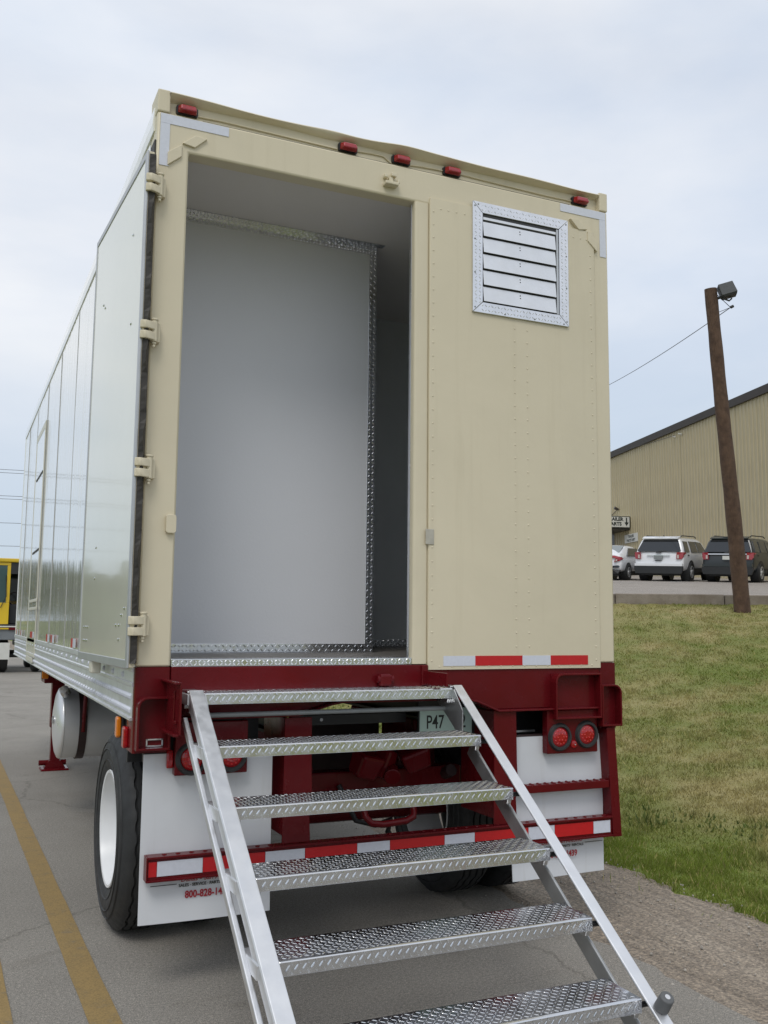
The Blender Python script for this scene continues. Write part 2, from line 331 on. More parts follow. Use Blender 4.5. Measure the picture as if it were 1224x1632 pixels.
def height(x, y, lot=False):
    d = (x-K.x)*KN.x+(y-K.y)*KN.y
    dout = np.maximum(np.maximum(-d, 7-x), 0.0); dx = np.maximum(x-3.4, 0)
    t = dx/np.maximum(dx+dout, 1e-6)
    bank = -0.13+(lotz(x, y)-0.17+0.13)*(0.8*t+0.2*t*t*(3-2*t))+(fbm(x*0.9, y*0.9, 3)-0.5)*0.10*np.clip(dx, 0, 1)*np.clip(dout, 0, 1)
    side = np.where(x > 2.1, -0.13*sstep(2.1, 3.3, x)-0.02, -0.03)
    z = np.where(x > 3.4, np.where(dout <= 0, lotz(x, y)-0.12, bank), side)
    z = np.where(x < -5.2, -0.03-0.25*sstep(-5.2, -9, x)+0.2*(fbm(x*0.1, y*0.1, 9)-0.5)*sstep(-6, -12, x), z)
    return z
def dryness(x, y):
    dk = -((x-K.x)*KN.x+(y-K.y)*KN.y)
    s = (x-K.x)*KE.x+(y-K.y)*KE.y
    band = vnoise(dk*0.55, s*0.06, 5)*0.5+vnoise(dk*1.4, s*0.15, 8)*0.5
    near = sstep(3.9, 3.1, x)                       # lush strip by the ditch
    mid = sstep(3.6, 4.4, x)*sstep(9.0, 5.0, x)      # straw-coloured lower bank
    f = 0.40+1.5*(fbm(x*1.5, y*1.5, 2)-0.5)+0.75*(band-0.5)+1.0*(fbm(x*0.35, y*0.35, 21)-0.5)+0.20*mid+0.9*(fbm(x*5.0, y*5.0, 31)-0.5)
    return np.clip(f*(1-0.85*near)-0.05*near, 0, 1)
GREEN = np.array((0.160, 0.195, 0.036)); STRAW = np.array((0.345, 0.295, 0.125)); LUSH = np.array((0.185, 0.235, 0.040))
def gcol(x, y):
    f = dryness(x, y)[:, None]; near = sstep(3.9, 3.1, x)[:, None]
    g = GREEN*(1-near)+LUSH*near
    return g*(1-f)+STRAW*f
def axis(fine0, fine1, step, lo, hi):
    a = [fine0]; s = step
    while a[-1] > lo: s *= 1.35; a.append(a[-1]-s)
    b = [fine1]; s = step
    while b[-1] < hi: s *= 1.35; b.append(b[-1]+s)
    return np.array(sorted(set(a))[:-1]+list(np.arange(fine0, fine1, step))+sorted(set(b)))
gx = axis(1.8, 16, 0.2, -900, 900); gy = axis(-6, 16, 0.25, -900, 1200)
X_, Y_ = np.meshgrid(gx, gy, indexing='ij'); Z_ = height(X_.ravel(), Y_.ravel())
nx, ny = len(gx), len(gy)
idx = np.arange(nx*ny).reshape(nx, ny)
quads = np.stack([idx[:-1, :-1], idx[1:, :-1], idx[1:, 1:], idx[:-1, 1:]], -1).reshape(-1, 4)
me = bpy.data.meshes.new('ground'); me.from_pydata(np.column_stack([X_.ravel(), Y_.ravel(), Z_]).tolist(), [], quads.tolist())
ca = me.color_attributes.new('Col', 'FLOAT_COLOR', 'POINT'); c = gcol(X_.ravel(), Y_.ravel())*0.85
ca.data.foreach_set('color', np.column_stack([c, np.ones(len(c))]).astype(np.float32).ravel())
me.materials.append(M['ground']); me.shade_smooth()
ground = bpy.data.objects.new('ground', me); COL.objects.link(ground); tag(ground, 'grassy ground with ditch and mown bank beside the road', kind='structure')

def sheet(name, xl, xr, ys, z, m, zfn=None):
    vs = []; fs = []
    for i, y in enumerate(ys):
        a, b = xl(y), xr(y); vs += [(a, y, z), (b, y, z)]
        if i: fs.append((2*i-2, 2*i-1, 2*i+1, 2*i))
    return MB().add(vs, fs).build(name, m, None, off=(0, 0, 0), recalc=False)
def jag(y, s, amp): return float((fbm(np.array([y*2.2]), np.array([s*7.3]), s)[0]-0.5)*amp+(fbm(np.array([y*9.0]), np.array([s*3.1]), s+4)[0]-0.5)*amp*0.35)
ysr = list(np.arange(-12, 14, 0.06))+list(np.arange(14, 60, 1.0))+[80, 120, 200, 400, 900]
ysr = [-300, -80, -30]+ysr
road = sheet('road', lambda y: -5.1, lambda y: 1.07+jag(y, 1, 0.16) if -12 < y < 60 else 1.07, ysr, 0.0, 'road'); tag(road, 'grey aggregate road the trailer stands on', kind='structure')
sh = sheet('road_shoulder', lambda y: 0.75, lambda y: 2.12+jag(y, 2, 0.42) if -12 < y < 60 else 2.12, ysr, -0.008, 'shoulder'); tag(sh, 'brown dirt and gravel shoulder with tyre tracks', kind='structure')
OFF = Vector((0, 0, 0))
ysl = list(np.arange(-8, 12, 0.1))+[14, 18, 22]
for x0, x1 in ((-1.460, -1.337), (-1.865, -1.735)):
    vs = []; fs = []
    for i, y in enumerate(ysl):
        a = x0-0.0145*(y+0.2)+jag(y, 5, 0.012); b = x1-0.0145*(y+0.2)+jag(y, 6, 0.012); vs += [(a, y, 0.004), (b, y, 0.004)]
        if i: fs.append((2*i-2, 2*i-1, 2*i+1, 2*i))
    MB().add(vs, fs).build('centre_line', 'yline', road, off=(0, 0, 0), recalc=False)
# parking lot on top of the bank
vs = []; fs = []; nu_ = 24; vv = [0, 1, 3, 6, 10, 15, 20, 30, 40, 55]
for j, v in enumerate(vv):
    u0 = (-4.25-0.413*v)/0.911
    for i in range(nu_+1):
        u = u0+(60-u0)*i/nu_; p = K+KE*u+KN*v; vs.append((p.x, p.y, float(lotz(np.array([p.x]), np.array([p.y]))[0])))
for j in range(len(vv)-1):
    for i in range(nu_):
        a = j*(nu_+1)+i; fs.append((a, a+1, a+nu_+2, a+nu_+1))
lot = MB().add(vs, fs).build('parking_lot', 'lot', None, off=(0, 0, 0), recalc=False); tag(lot, 'paved parking lot at the top of the bank', kind='structure')
kerb = bpy.data.objects.new('kerb', None); COL.objects.link(kerb); kerb.location = (K.x, K.y, 2.1); tag(kerb, 'weathered concrete kerb along the parking lot edge', kind='structure')
OFF = Vector(kerb.location)
for i in range(-2, 16):
    p0 = K+KE*(i*2.4+0.01); p1 = K+KE*(i*2.4+2.39); dz = random.uniform(-0.008, 0.008)
    mb = MB().beam((p0.x-0.02, p0.y-0.05, 2.12+dz), (p1.x-0.02, p1.y-0.05, 2.12+dz), 0.17, 0.36)
    mb.build('kerb_stone', 'concrete', kerb, bevel=0.02)
M['whiteline'] = mat('lot_white_paint', (0.55, 0.55, 0.54), 0.8, var=0.2, vscale=4)
for a_ in (14.0, 17.6, 21.4, 25.0):
    mb = MB(); ps = []
    for (u, v) in ((a_, 14.4), (a_+0.12, 14.4), (a_+4.0, 20.0), (a_+3.88, 20.0)):
        p = K+KE*(u-8.5)+KN*v; ps.append((p.x, p.y, float(lotz(np.array([p.x]), np.array([p.y]))[0])+0.012))
    mb.add(ps, [(0, 1, 2, 3)]).build('bay_line', 'whiteline', lot, off=(0, 0, 0), recalc=False)
mb = MB(); ps = []
for (u, v) in ((1.5, 13.2), (26, 13.2), (26, 13.34), (1.5, 13.34)):
    p = K+KE*u+KN*v; ps.append((p.x, p.y, float(lotz(np.array([p.x]), np.array([p.y]))[0])+0.010))
mb.add(ps, [(0, 1, 2, 3)]).build('bay_line', 'whiteline', lot, off=(0, 0, 0), recalc=False)

# grass blades
NB = 420000
gxs = rng.uniform(1.75, 15.5, NB*5); gys = rng.uniform(-4.5, 15.5, NB*5)
dist = np.hypot(gxs-CAM.x, gys-CAM.y)
dkb = -((gxs-K.x)*KN.x+(gys-K.y)*KN.y)
keep = (rng.random(NB*5) < np.clip((6.0/dist)**1.7, 0, 1)) & (dkb > 0.12) & (((gxs+0.30*(fbm(gxs*3.0, gys*3.0, 41)-0.5)+0.10*rng.random(NB*5)) > 2.16) | ((gxs > 1.80) & (rng.random(NB*5) < 0.05*fbm(gxs*4, gys*4, 77))) ) & (gys > -4.4)
gxs, gys, dist = gxs[keep][:NB], gys[keep][:NB], dist[keep][:NB]
n_ = len(gxs); gz = height(gxs, gys)
lush = sstep(3.9, 3.1, gxs)
clump = np.clip(0.5+2.2*(fbm(gxs*5.0, gys*5.0, 13)-0.5), 0, 1.2)
hgt = (0.014+0.028*rng.random(n_)**1.5)*(0.4+1.3*clump)*(1+0.1*lush); wid = 0.0020+0.00030*dist
ang = rng.uniform(0, 2*math.pi, n_); lean = rng.uniform(0.2, 1.1, n_)*hgt; la = rng.uniform(0, 2*math.pi, n_)
# weeds along the ditch lip
weed = (np.abs(gxs-(3.75+0.3*np.sin(gys*1.3))) < 0.28) & (rng.random(n_) < 0.05*fbm(gxs*6, gys*6, 51)*2); hgt = np.where(weed, hgt*1.25+0.01, hgt); wid = np.where(weed, wid*3.0, wid)
bx = np.cos(ang)*wid; by = np.sin(ang)*wid
V = np.empty((n_, 3, 3)); V[:, 0] = np.column_stack([gxs-bx, gys-by, gz-0.004]); V[:, 1] = np.column_stack([gxs+bx, gys+by, gz-0.004])
V[:, 2] = np.column_stack([gxs+np.cos(la)*lean, gys+np.sin(la)*lean, gz+hgt])
gm = bpy.data.meshes.new('grass'); gm.vertices.add(n_*3); gm.vertices.foreach_set('co', V.astype(np.float32).ravel())
gm.loops.add(n_*3); gm.loops.foreach_set('vertex_index', np.arange(n_*3, dtype=np.int32))
gm.polygons.add(n_); gm.polygons.foreach_set('loop_start', np.arange(0, n_*3, 3, dtype=np.int32)); gm.update(calc_edges=True)
cc = gcol(gxs, gys); jit = rng.random((n_, 1)); strawy = (rng.random((n_, 1)) < 0.10)
cc = np.where(strawy, STRAW*1.25, cc)*(0.75+0.55*jit); cc = np.where(weed[:, None], np.array((0.105, 0.145, 0.04))*(0.7+0.6*jit), cc)
ca = gm.color_attributes.new('Col', 'FLOAT_COLOR', 'POINT'); ca.data.foreach_set('color', np.column_stack([np.repeat(cc, 3, 0), np.ones(n_*3)]).astype(np.float32).ravel())
gm.materials.append(M['grass']); go = bpy.data.objects.new('grass', gm); COL.objects.link(go); tag(go, 'mown green and straw coloured grass on the bank', 'grass', kind='stuff')
# loose stones on the shoulder
mb = MB(); M['stone'] = mat('loose_stone', (0.36, 0.33, 0.29), 0.9, var=0.4, vscale=15)
for i in range(700):
    x = random.uniform(0.85, 2.25); y = random.uniform(-3, 4); r_ = random.choice([0.004, 0.005, 0.007, 0.007, 0.010, 0.014 if random.random() < 0.2 else 0.006])
    q = [Vector((random.gauss(0, 1), random.gauss(0, 1), random.gauss(0, 1))) for _ in range(1)]
    a = random.random()*6.28; ca_, sa_ = math.cos(a)*r_, math.sin(a)*r_; k = random.uniform(0.5, 0.9)
    mb.add([(x+ca_, y+sa_, 0), (x-sa_*k, y+ca_*k, 0), (x-ca_, y-sa_, 0), (x+sa_*k, y-ca_*k, 0), (x+ca_*.2, y+sa_*.3, r_*random.uniform(.6, 1.1)), (x, y, -0.01)],
           [(0, 1, 4), (1, 2, 4), (2, 3, 4), (3, 0, 4), (1, 0, 5), (2, 1, 5), (3, 2, 5), (0, 3, 5)])
so_ = mb.build('loose_gravel', 'stone', None, off=(0, 0, 0), recalc=False); tag(so_, 'small loose stones scattered over the dirt shoulder', 'gravel', kind='stuff')


# ------------------------------------------------------------------ the trailer
T = thing('semi_trailer', 'short cream box trailer with maroon rear frame and its left rear door folded open', 'trailer', (0, 4.3, 0))
HW = 1.30; LEN = 8.67
M['seam'] = mat('panel_seam', (0.40, 0.40, 0.385), 0.35, metal=0.3, var=0.1, vscale=4)
# --- left side skin: one sheet after another, each slightly oil-canned
edges = [0.165, 0.51, 1.74, 2.97, 4.20, 5.43, 6.66, 7.89, LEN]
def side_sheet(y0, y1, x, sgn):
    mb = MB(); ny_, nz_ = 17, 7; amp = random.uniform(0.002, 0.0045)*random.choice((1, 1, -0.4)); tilt = random.uniform(-0.0025, 0.0025)
    ph = random.random()*6
    for i in range(ny_):
        for j in range(nz_):
            a = i/(ny_-1); b = j/(nz_-1)
            rib = abs(math.sin(a*math.pi*2))+0.35*math.sin(a*math.pi*5+ph)
            d = amp*rib*(0.6+0.4*math.sin(b*5+ph))*min(1, 4*b)*min(1, 4*(1-b))+tilt*(a-0.5)
            mb.v.append((x+sgn*d, y0+0.0015+(y1-y0-0.003)*a, 1.40+(3.94-1.40)*b))
    for i in range(ny_-1):
        for j in range(nz_-1):
            k = i*nz_+j; mb.f.append((k, k+nz_, k+nz_+1, k+1))
    return mb.build('side_panel', 'side', T, smooth=30)
for a, b in zip(edges[:-1], edges[1:]):
    side_sheet(a, b, -HW, -1); side_sheet(a, b, HW, 1)
for e in edges[1:-1]: B('seam_strip', 'seam', T, -HW-0.0035, -HW+0.003, e-0.007, e+0.007, 1.417, 3.923, bevel=0.001)
pts = []
for e in edges[1:-1]:
    for dy in (-0.018, 0.018): pts += [(-HW-0.002, e+dy, 1.46+0.09*k) for k in range(28)]
for a, b in zip(edges[1:-1], edges[2:]):
    pts += [(-HW-0.003, (a+b)/2, 1.46+0.13*k) for k in range(19)]
rivets(pts, (-1, 0, 0), 0.004, 0.0012).build('panel_rivets', 'side', T, kind='stuff')
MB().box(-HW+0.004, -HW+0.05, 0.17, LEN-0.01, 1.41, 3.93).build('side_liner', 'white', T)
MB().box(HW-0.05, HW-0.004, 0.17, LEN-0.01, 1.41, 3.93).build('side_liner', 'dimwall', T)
for s in (-1, 1):
    # extruded top rail
    MB().prism([(s*(HW+0.006), 3.925), (s*(HW+0.012), 3.965), (s*(HW+0.006), 4.045), (s*(HW-0.05), 4.055), (s*(HW-0.05), 3.925)], 'y', 0.06, LEN).build('top_rail', 'alurailside' if s > 0 else 'side', T, bevel=0.004)
    # bottom rail with stepped ribs
    x = s*HW
    prof = [(x, 1.415), (x+s*0.012, 1.413), (x+s*0.012, 1.385), (x+s*0.004, 1.378), (x+s*0.004, 1.335), (x+s*0.010, 1.330), (x+s*0.010, 1.318), (x+s*0.004, 1.312), (x+s*0.004, 1.182), (x+s*0.014, 1.178), (x+s*0.014, 1.168), (x-s*0.06, 1.168), (x-s*0.06, 1.18), (x-s*0.01, 1.19), (x-s*0.01, 1.415)]
    rail = MB().prism(prof, 'y', 0.03, LEN).build('bottom_rail', 'alurail', T)
    if s < 0:
        rp = []
        for z, st in ((1.270, 0.11), (1.210, 0.11)):
            y = 0.08
            while y < LEN-0.1:
                rp.append((x-0.0045, y, z)); y += 0.035 if y < 0.55 else (0.07 if y < 1.1 else st)
        y = 0.3
        while y < LEN: rp.append((x-0.0045, y, 1.357)); y += 0.30
        rivets(rp, (-1, 0, 0), 0.016, 0.011).build('rail_rivets', 'tapew', rail, kind='stuff')  # near-white colour puts the highlights onto the rivet heads
# roof, nose and nose corner
MB().prism([(-HW+0.05, 4.03), (-HW+0.05, 4.052), (0, 4.075), (HW-0.05, 4.052), (HW-0.05, 4.03)], 'y', 0.1, LEN-0.02).build('roof', 'side', T)
B('front_wall', 'side', T, -HW-0.004, HW+0.004, LEN, LEN+0.05, 1.17, 4.05, bevel=0.02)
# side personnel door frame
M['cream'] = mat('cream_frame', (0.63, 0.61, 0.52), 0.4, var=0.03)
sdoor = MB().box(-HW-0.012, -HW-0.006, 5.49, 6.47, 1.27, 3.50).build('side_door', 'side', T)
for b in ((5.44, 5.50, 1.24, 3.56), (6.46, 6.53, 1.24, 3.56)): B('door_frame', 'cream', sdoor, -HW-0.014, -HW-0.004, b[0], b[1], b[2], b[3])
B('door_frame', 'cream', sdoor, -HW-0.014, -HW-0.004, 5.50, 6.46, 3.49, 3.56); B('door_frame', 'cream', sdoor, -HW-0.014, -HW-0.004, 5.50, 6.46, 1.24, 1.275)
for z in (3.05, 2.28): B('drip_cap', 'gasket', sdoor, -HW-0.017, -HW-0.010, 5.52, 6.30, z, z+0.022)
for z in (1.70, 1.78): B('hinge', 'cream', sdoor, -HW-0.018, -HW-0.010, 5.42, 6.42, z, z+0.028)
B('door_step', 'cream', T, -HW-0.022, -HW-0.0145, 5.55, 6.4, 1.185, 1.236, bevel=0.01)
for (y, w) in ((2.30, 0.10), (3.72, 0.10), (4.12, 0.12), (5.75, 0.3), (7.4, 0.1), (8.2, 0.1)):
    B('red_reflector', 'taper', T, -HW-0.0155, -HW-0.0125, y, y+w, 1.425, 1.485, bevel=0); B('white_reflector', 'tapew', T, -HW-0.0155, -HW-0.0125, y-0.14, y-0.005, 1.425, 1.485, bevel=0)

# --- rear frame, beige
def rpoly(x0, x1, y0, y1, r, corners=(1, 1, 1, 1)):
    pts = []
    for k, (cx, cy, a0) in enumerate(((x0+r, y0+r, 180), (x1-r, y0+r, 270), (x1-r, y1-r, 0), (x0+r, y1-r, 90))):
        if corners[k]:
            for i in range(5):
                a = R(a0+22.5*i); pts.append((cx+r*math.cos(a), cy+r*math.sin(a)))
        else: pts.append(((x0, y0), (x1, y0), (x1, y1), (x0, y1))[k])
    return pts
MB().prism([(-1.300, 1.402), (-1.147, 1.402), (-1.147, 3.822), (1.190, 3.822), (1.190, 1.402), (1.300, 1.402), (1.300, 4.0), (-1.300, 4.0)], 'y', 0.0, 0.092).build('rear_frame', 'beige', T, bevel=0.010, smooth=40)
for x0, x1 in ((-1.298, -1.15), (1.193, 1.298)): B('corner_post', 'beige', T, x0, x1, 0.0921, 0.17, 1.402, 4.0)
for x0, x1 in ((-1.302, -1.243), (1.245, 1.302)): B('corner_cap', 'beige', T, x0, x1, -0.003, 0.16, 4.001, 4.112, bevel=0.006)
# recessed lamp channel above the header, with a bent roof lip
B('lamp_channel', 'beige', T, -1.243, 1.245, 0.034, 0.10, 3.999, 4.09, bevel=0)
vs = []; fs = []; N = 60
for i in range(N+1):
    x = -1.243+2.488*i/N
    sag = 0.010*math.exp(-((x+0.42)/0.11)**2)+0.012*math.exp(-((x+0.02)/0.12)**2)+0.006*math.sin(x*4.1+1)+0.004*math.sin(x*9.7)
    yo = 0.006*math.sin(x*3.1)+0.012*math.exp(-((x+0.02)/0.2)**2)
    z1 = 4.104+0.5*sag-0.004
    vs += [(x, 0.09, 4.108), (x, -0.006-yo, z1), (x, -0.010-yo, z1-0.006), (x, 0.0, z1-0.014-sag*0.6), (x, 0.034, 4.074-sag*0.4)]
    if i:
        a = (i-1)*5; b = i*5
        for k in range(4): fs.append((a+k, b+k, b+k+1, a+k+1))
MB().add(vs, fs).build('roof_lip', 'beige', T, smooth=50)
for x in (-1.158, -0.324, -0.02, 0.284, 1.122):
    base = MB().prism(rpoly(x-0.052, x+0.052, 4.019, 4.062, 0.008), 'y', 0.018, 0.0345).build('marker_lamp', 'black', T)
    MB().add([(x-0.046, 0.018, 4.022), (x+0.046, 0.018, 4.022), (x+0.046, 0.018, 4.060), (x-0.046, 0.018, 4.060),
              (x-0.040, -0.022, 4.026), (x+0.040, -0.022, 4.026), (x+0.034, -0.014, 4.054), (x-0.034, -0.014, 4.054)],
             [(0, 1, 5, 4), (1, 2, 6, 5), (2, 3, 7, 6), (3, 0, 4, 7), (4, 5, 6, 7), (3, 2, 1, 0)]).build('lens', 'darkred', base, bevel=0.006)
wires = [[(-1.10, 4.03), (-1.0, 4.034), (-0.6, 4.030), (-0.38, 4.028)], [(-0.27, 4.04), (-0.18, 4.046), (-0.12, 4.046), (-0.075, 4.018)], [(0.03, 4.03), (0.1, 4.036), (0.2, 4.040), (0.232, 4.042)], [(0.335, 4.044), (0.5, 4.040), (0.9, 4.034), (1.07, 4.036)]]
for w in wires: MB().tube([(a, 0.029, b) for a, b in w], 0.004, 6).build('lamp_wire', 'beige', T, smooth=60)
MB().tube([(-1.08, 0.032, 4.012), (0.0, 0.032, 4.012), (1.06, 0.032, 4.013)], 0.003, 5).build('lamp_wire', 'gasket', T)
# reflective corner tape
for b in ((-1.286, -0.957, 3.946, 3.992), (-1.286, -1.241, 3.735, 3.945), (0.972, 1.286, 3.946, 3.992), (1.243, 1.286, 3.722, 3.945)):
    B('reflective_tape', 'tapew', T, b[0], b[1], -0.003, -0.0008, b[2], b[3], bevel=0)
# small welded chevron plates in the upper corners
for s in (-1, 1):
    for poly in ([(1.180, 3.860), (1.120, 3.910), (1.063, 3.905), (1.121, 3.850)], [(1.248, 3.802), (1.183, 3.852), (1.183, 3.793), (1.247, 3.738)]):
        MB().prism([(s*a-(0.034 if s > 0 else 0), b) for a, b in poly], 'y', -0.020 if s > 0 else -0.012, 0.001).build('corner_plate', 'beige', T, bevel=0.002)
# lock keepers
kp = MB().box(-0.135, -0.115, -0.03, 0.0, 3.905, 3.925).box(-0.098, -0.068, -0.035, 0, 3.915, 3.935).box(-0.135, -0.06, -0.045, 0, 3.865, 3.882).box(-0.066, -0.052, -0.04, 0, 3.88, 3.90).box(-0.108, -0.084, -0.025, 0, 3.882, 3.915)
kp.build('lock_keeper', 'beige', T, bevel=0.004)
MB().prism(rpoly(-1.195, -1.148, 2.0, 2.085, 0.012), 'y', -0.022, 0.0).build('door_keeper', 'beige', T, bevel=0.003)
M['mask'] = mat('bare_patch', (0.42, 0.40, 0.34), 0.6, var=0.1, vscale=20)
B('latch_plate', 'mask', T, 0.118, 0.165, -0.019, -0.0125, 2.005, 2.085, bevel=0.004)
# centre post and fixed right door
MB().prism(rpoly(0.052, 0.136, -0.004, 0.055, 0.012), 'z', 1.405, 3.822).build('centre_post', 'beige', T, smooth=40)
B('jamb_trim', 'aluplate', T, 0.048, 0.0515, 0.030, 0.052, 1.43, 3.82, bevel=0.001)
rd = MB().prism(rpoly(0.1365, 1.1955, -0.014, 0.045, 0.006), 'z', 1.376, 3.852).build('rear_door', 'beige', T, smooth=40)
pts = []
for x in (0.157, 1.165): pts += [(x, -0.0142, 1.42+0.0715*k) for k in range(34)]
for x in (0.655, 0.735): pts += [(x, -0.0142, 1.42+0.0715*k) for k in range(26)]
for k in range(14): pts += [(0.20+0.072*k, -0.0142, 1.391)]
for x in (0.20, 0.245, 0.295, 0.345, 1.05, 1.10, 1.14): pts.append((x, -0.0142, 3.80))
rivets(pts, (0, -1, 0), 0.006, 0.0024).build('door_rivets', 'beige', rd, kind='stuff')
for x0, x1, m in ((0.222, 0.406, 'tapew'), (0.4065, 0.69, 'taper'), (0.6905, 0.866, 'tapew'), (0.8665, 1.108, 'taper')):
    B('reflective_tape', m, T, x0, x1, -0.0165, -0.0146, 1.394, 1.444, bevel=0)
B('inside_door_lining', 'dimwall', T, 0.14, 1.19, 0.046, 0.07, 1.44, 3.81)
# louvred vent
M['plasticgrey'] = mat('vent_back', (0.05, 0.05, 0.052), 0.5)
VX0, VX1, VZ0, VZ1 = 0.388, 1.006, 3.262, 3.884; fwid = 0.062
vent = B('louvre_vent', 'plasticgrey', T, VX0+0.03, VX1-0.03, -0.016, -0.0145, VZ0+0.03, VZ1-0.03, bevel=0)
y0f, y1f = -0.026, -0.0145
quads_ = {'top': [(VX0, VZ1), (VX1, VZ1), (VX1-fwid, VZ1-fwid), (VX0+fwid, VZ1-fwid)], 'bot': [(VX0, VZ0), (VX1, VZ0), (VX1-fwid, VZ0+fwid), (VX0+fwid, VZ0+fwid)],
          'l': [(VX0, VZ0), (VX0, VZ1), (VX0+fwid, VZ1-fwid), (VX0+fwid, VZ0+fwid)], 'r': [(VX1, VZ0), (VX1, VZ1), (VX1-fwid, VZ1-fwid), (VX1-fwid, VZ0+fwid)]}
cx, cz = (VX0+VX1)/2, (VZ0+VZ1)/2
for k, q in quads_.items():
    mx, mz = sum(p[0] for p in q)/4, sum(p[1] for p in q)/4
    q2 = [(mx+(p[0]-mx)*0.995, mz+(p[1]-mz)*(0.995 if k in 'lr' else 0.97)) for p in q]
    fs_ = MB().prism(q2, 'y', y0f, y1f).build('vent_frame', 'aluplate', vent, bevel=0.0015)
    if k in ('top', 'bot'):
        zz = VZ1-fwid if k == 'top' else VZ0
        d = diamonds(lambda u, v, h, zz=zz: (VX0+0.05+u, y0f-h, zz+0.006+v), VX1-VX0-0.10, fwid-0.012, 0.020, 0.019, 0.006, 0.0012)
    else:
        xx = VX0 if k == 'l' else VX1-fwid
        d = diamonds(lambda u, v, h, xx=xx: (xx+0.006+v, y0f-h, VZ0+0.05+u), VZ1-VZ0-0.10, fwid-0.012, 0.020, 0.019, 0.006, 0.0012)
    d.build('plate_pattern', 'aluplate', vent, kind='stuff')
ix0, ix1, iz0, iz1 = VX0+fwid, VX1-fwid, VZ0+fwid, VZ1-fwid
M['shadowgap'] = M['black']
B('vent_lip', 'alurailside', vent, ix1-0.018, ix1-0.004, -0.0255, -0.016, iz0, iz1-0.004, bevel=0.001)
B('vent_lip', 'blade', vent, ix0+0.004, ix1-0.02, -0.024, -0.016, iz1-0.035, iz1-0.020, bevel=0.001)
bh = (iz1-0.042-iz0)/5
for k in range(5):
    z0 = iz0+bh*k+0.004; z1 = z0+bh-0.008
    MB().hexa([(ix0+0.004, -0.032, z0), (ix1-0.024, -0.032, z0), (ix1-0.024, -0.030, z0), (ix0+0.004, -0.030, z0), (ix0+0.004, -0.0215, z1), (ix1-0.024, -0.0215, z1), (ix1-0.024, -0.0195, z1), (ix0+0.004, -0.0195, z1)]).build('vent_blade', 'blade', vent, bevel=0.0008)
    rivets([(cx-0.01, -0.0258, z0+bh*0.55), (cx-0.01, -0.0242, z0+bh*0.72)], (0, -1, 0), 0.004, 0.002).build('blade_rivets', 'gasket', vent, kind='stuff')
sp = []
for t_ in (0.03, 0.35, 0.66, 0.97): sp += [(VX0+0.014, VZ0+t_*(VZ1-VZ0)*0.97+0.01), (VX1-0.014, VZ0+t_*(VZ1-VZ0)*0.97+0.01)]
sp += [(VX0+0.2, VZ0+0.012), (VX0+0.39, VZ0+0.012), (VX0+0.035, VZ1-0.016), (VX1-0.035, VZ0+0.012)]
rivets([(a, y0f-0.0003, b) for a, b in sp], (0, -1, 0), 0.0055, 0.003).build('frame_screws', 'greypaint', vent, kind='stuff')

# --- open left door folded back along the side
DA = Vector((-1.345, -0.055, 0)); DBv = Vector((-1.403, 1.18, 0)); dd = (DBv-DA).normalized(); dn = Vector((dd.y, -dd.x, 0)); DW = (DBv-DA).length
def dpt(t, n, z): p = DA+dd*t+dn*n; return (p.x, p.y, z)
def dbox(mb, t0, t1, n0, n1, z0, z1):
    return mb.hexa([dpt(t0, n0, z0), dpt(t1, n0, z0), dpt(t1, n1, z0), dpt(t0, n1, z0), dpt(t0, n0, z1), dpt(t1, n0, z1), dpt(t1, n1, z1), dpt(t0, n1, z1)])
mb = MB(); ng = 14
for i in range(ng+1):
    for j in range(ng+1):
        a, b = i/ng, j/ng; bul = 0.0022*math.sin(a*math.pi)*math.sin(b*math.pi*1.0)+0.001*math.sin(a*9+b*3)*a*(1-a)
        mb.v.append(dpt(0.03+(DW-0.045)*a, -0.002-bul, 1.43+(3.74-1.43)*b))
for i in range(ng):
    for j in range(ng):
        k = i*(ng+1)+j; mb.f.append((k, k+ng+1, k+ng+2, k+1))
door = dbox(MB(), 0.0, DW, 0.0, 0.030, 1.402, 3.765).build('rear_door', 'beige', T, bevel=0.004); door['label'] = 'left rear door folded open along the side, glossy cream lining outward'
mb.build('door_lining', 'doorin', door, smooth=60)
M['doortrim'] = mat('door_trim', (0.46, 0.47, 0.48), 0.4, metal=0.6, var=0.06, vscale=5)
dbox(MB(), -0.004, 0.034, -0.006, 0.004, 1.40, 3.767).build('edge_trim', 'doortrim', door, bevel=0.003)
dbox(MB(), 0.034, DW+0.002, -0.006, 0.004, 1.398, 1.436).build('edge_trim', 'doortrim', door, bevel=0.003)
dbox(MB(), DW-0.018, DW+0.003, -0.006, 0.004, 1.436, 3.767).build('edge_trim', 'doortrim', door, bevel=0.003)
dbox(MB(), 0.034, DW-0.018, -0.006, 0.004, 3.735, 3.767).build('edge_trim', 'doortrim', door, bevel=0.003)
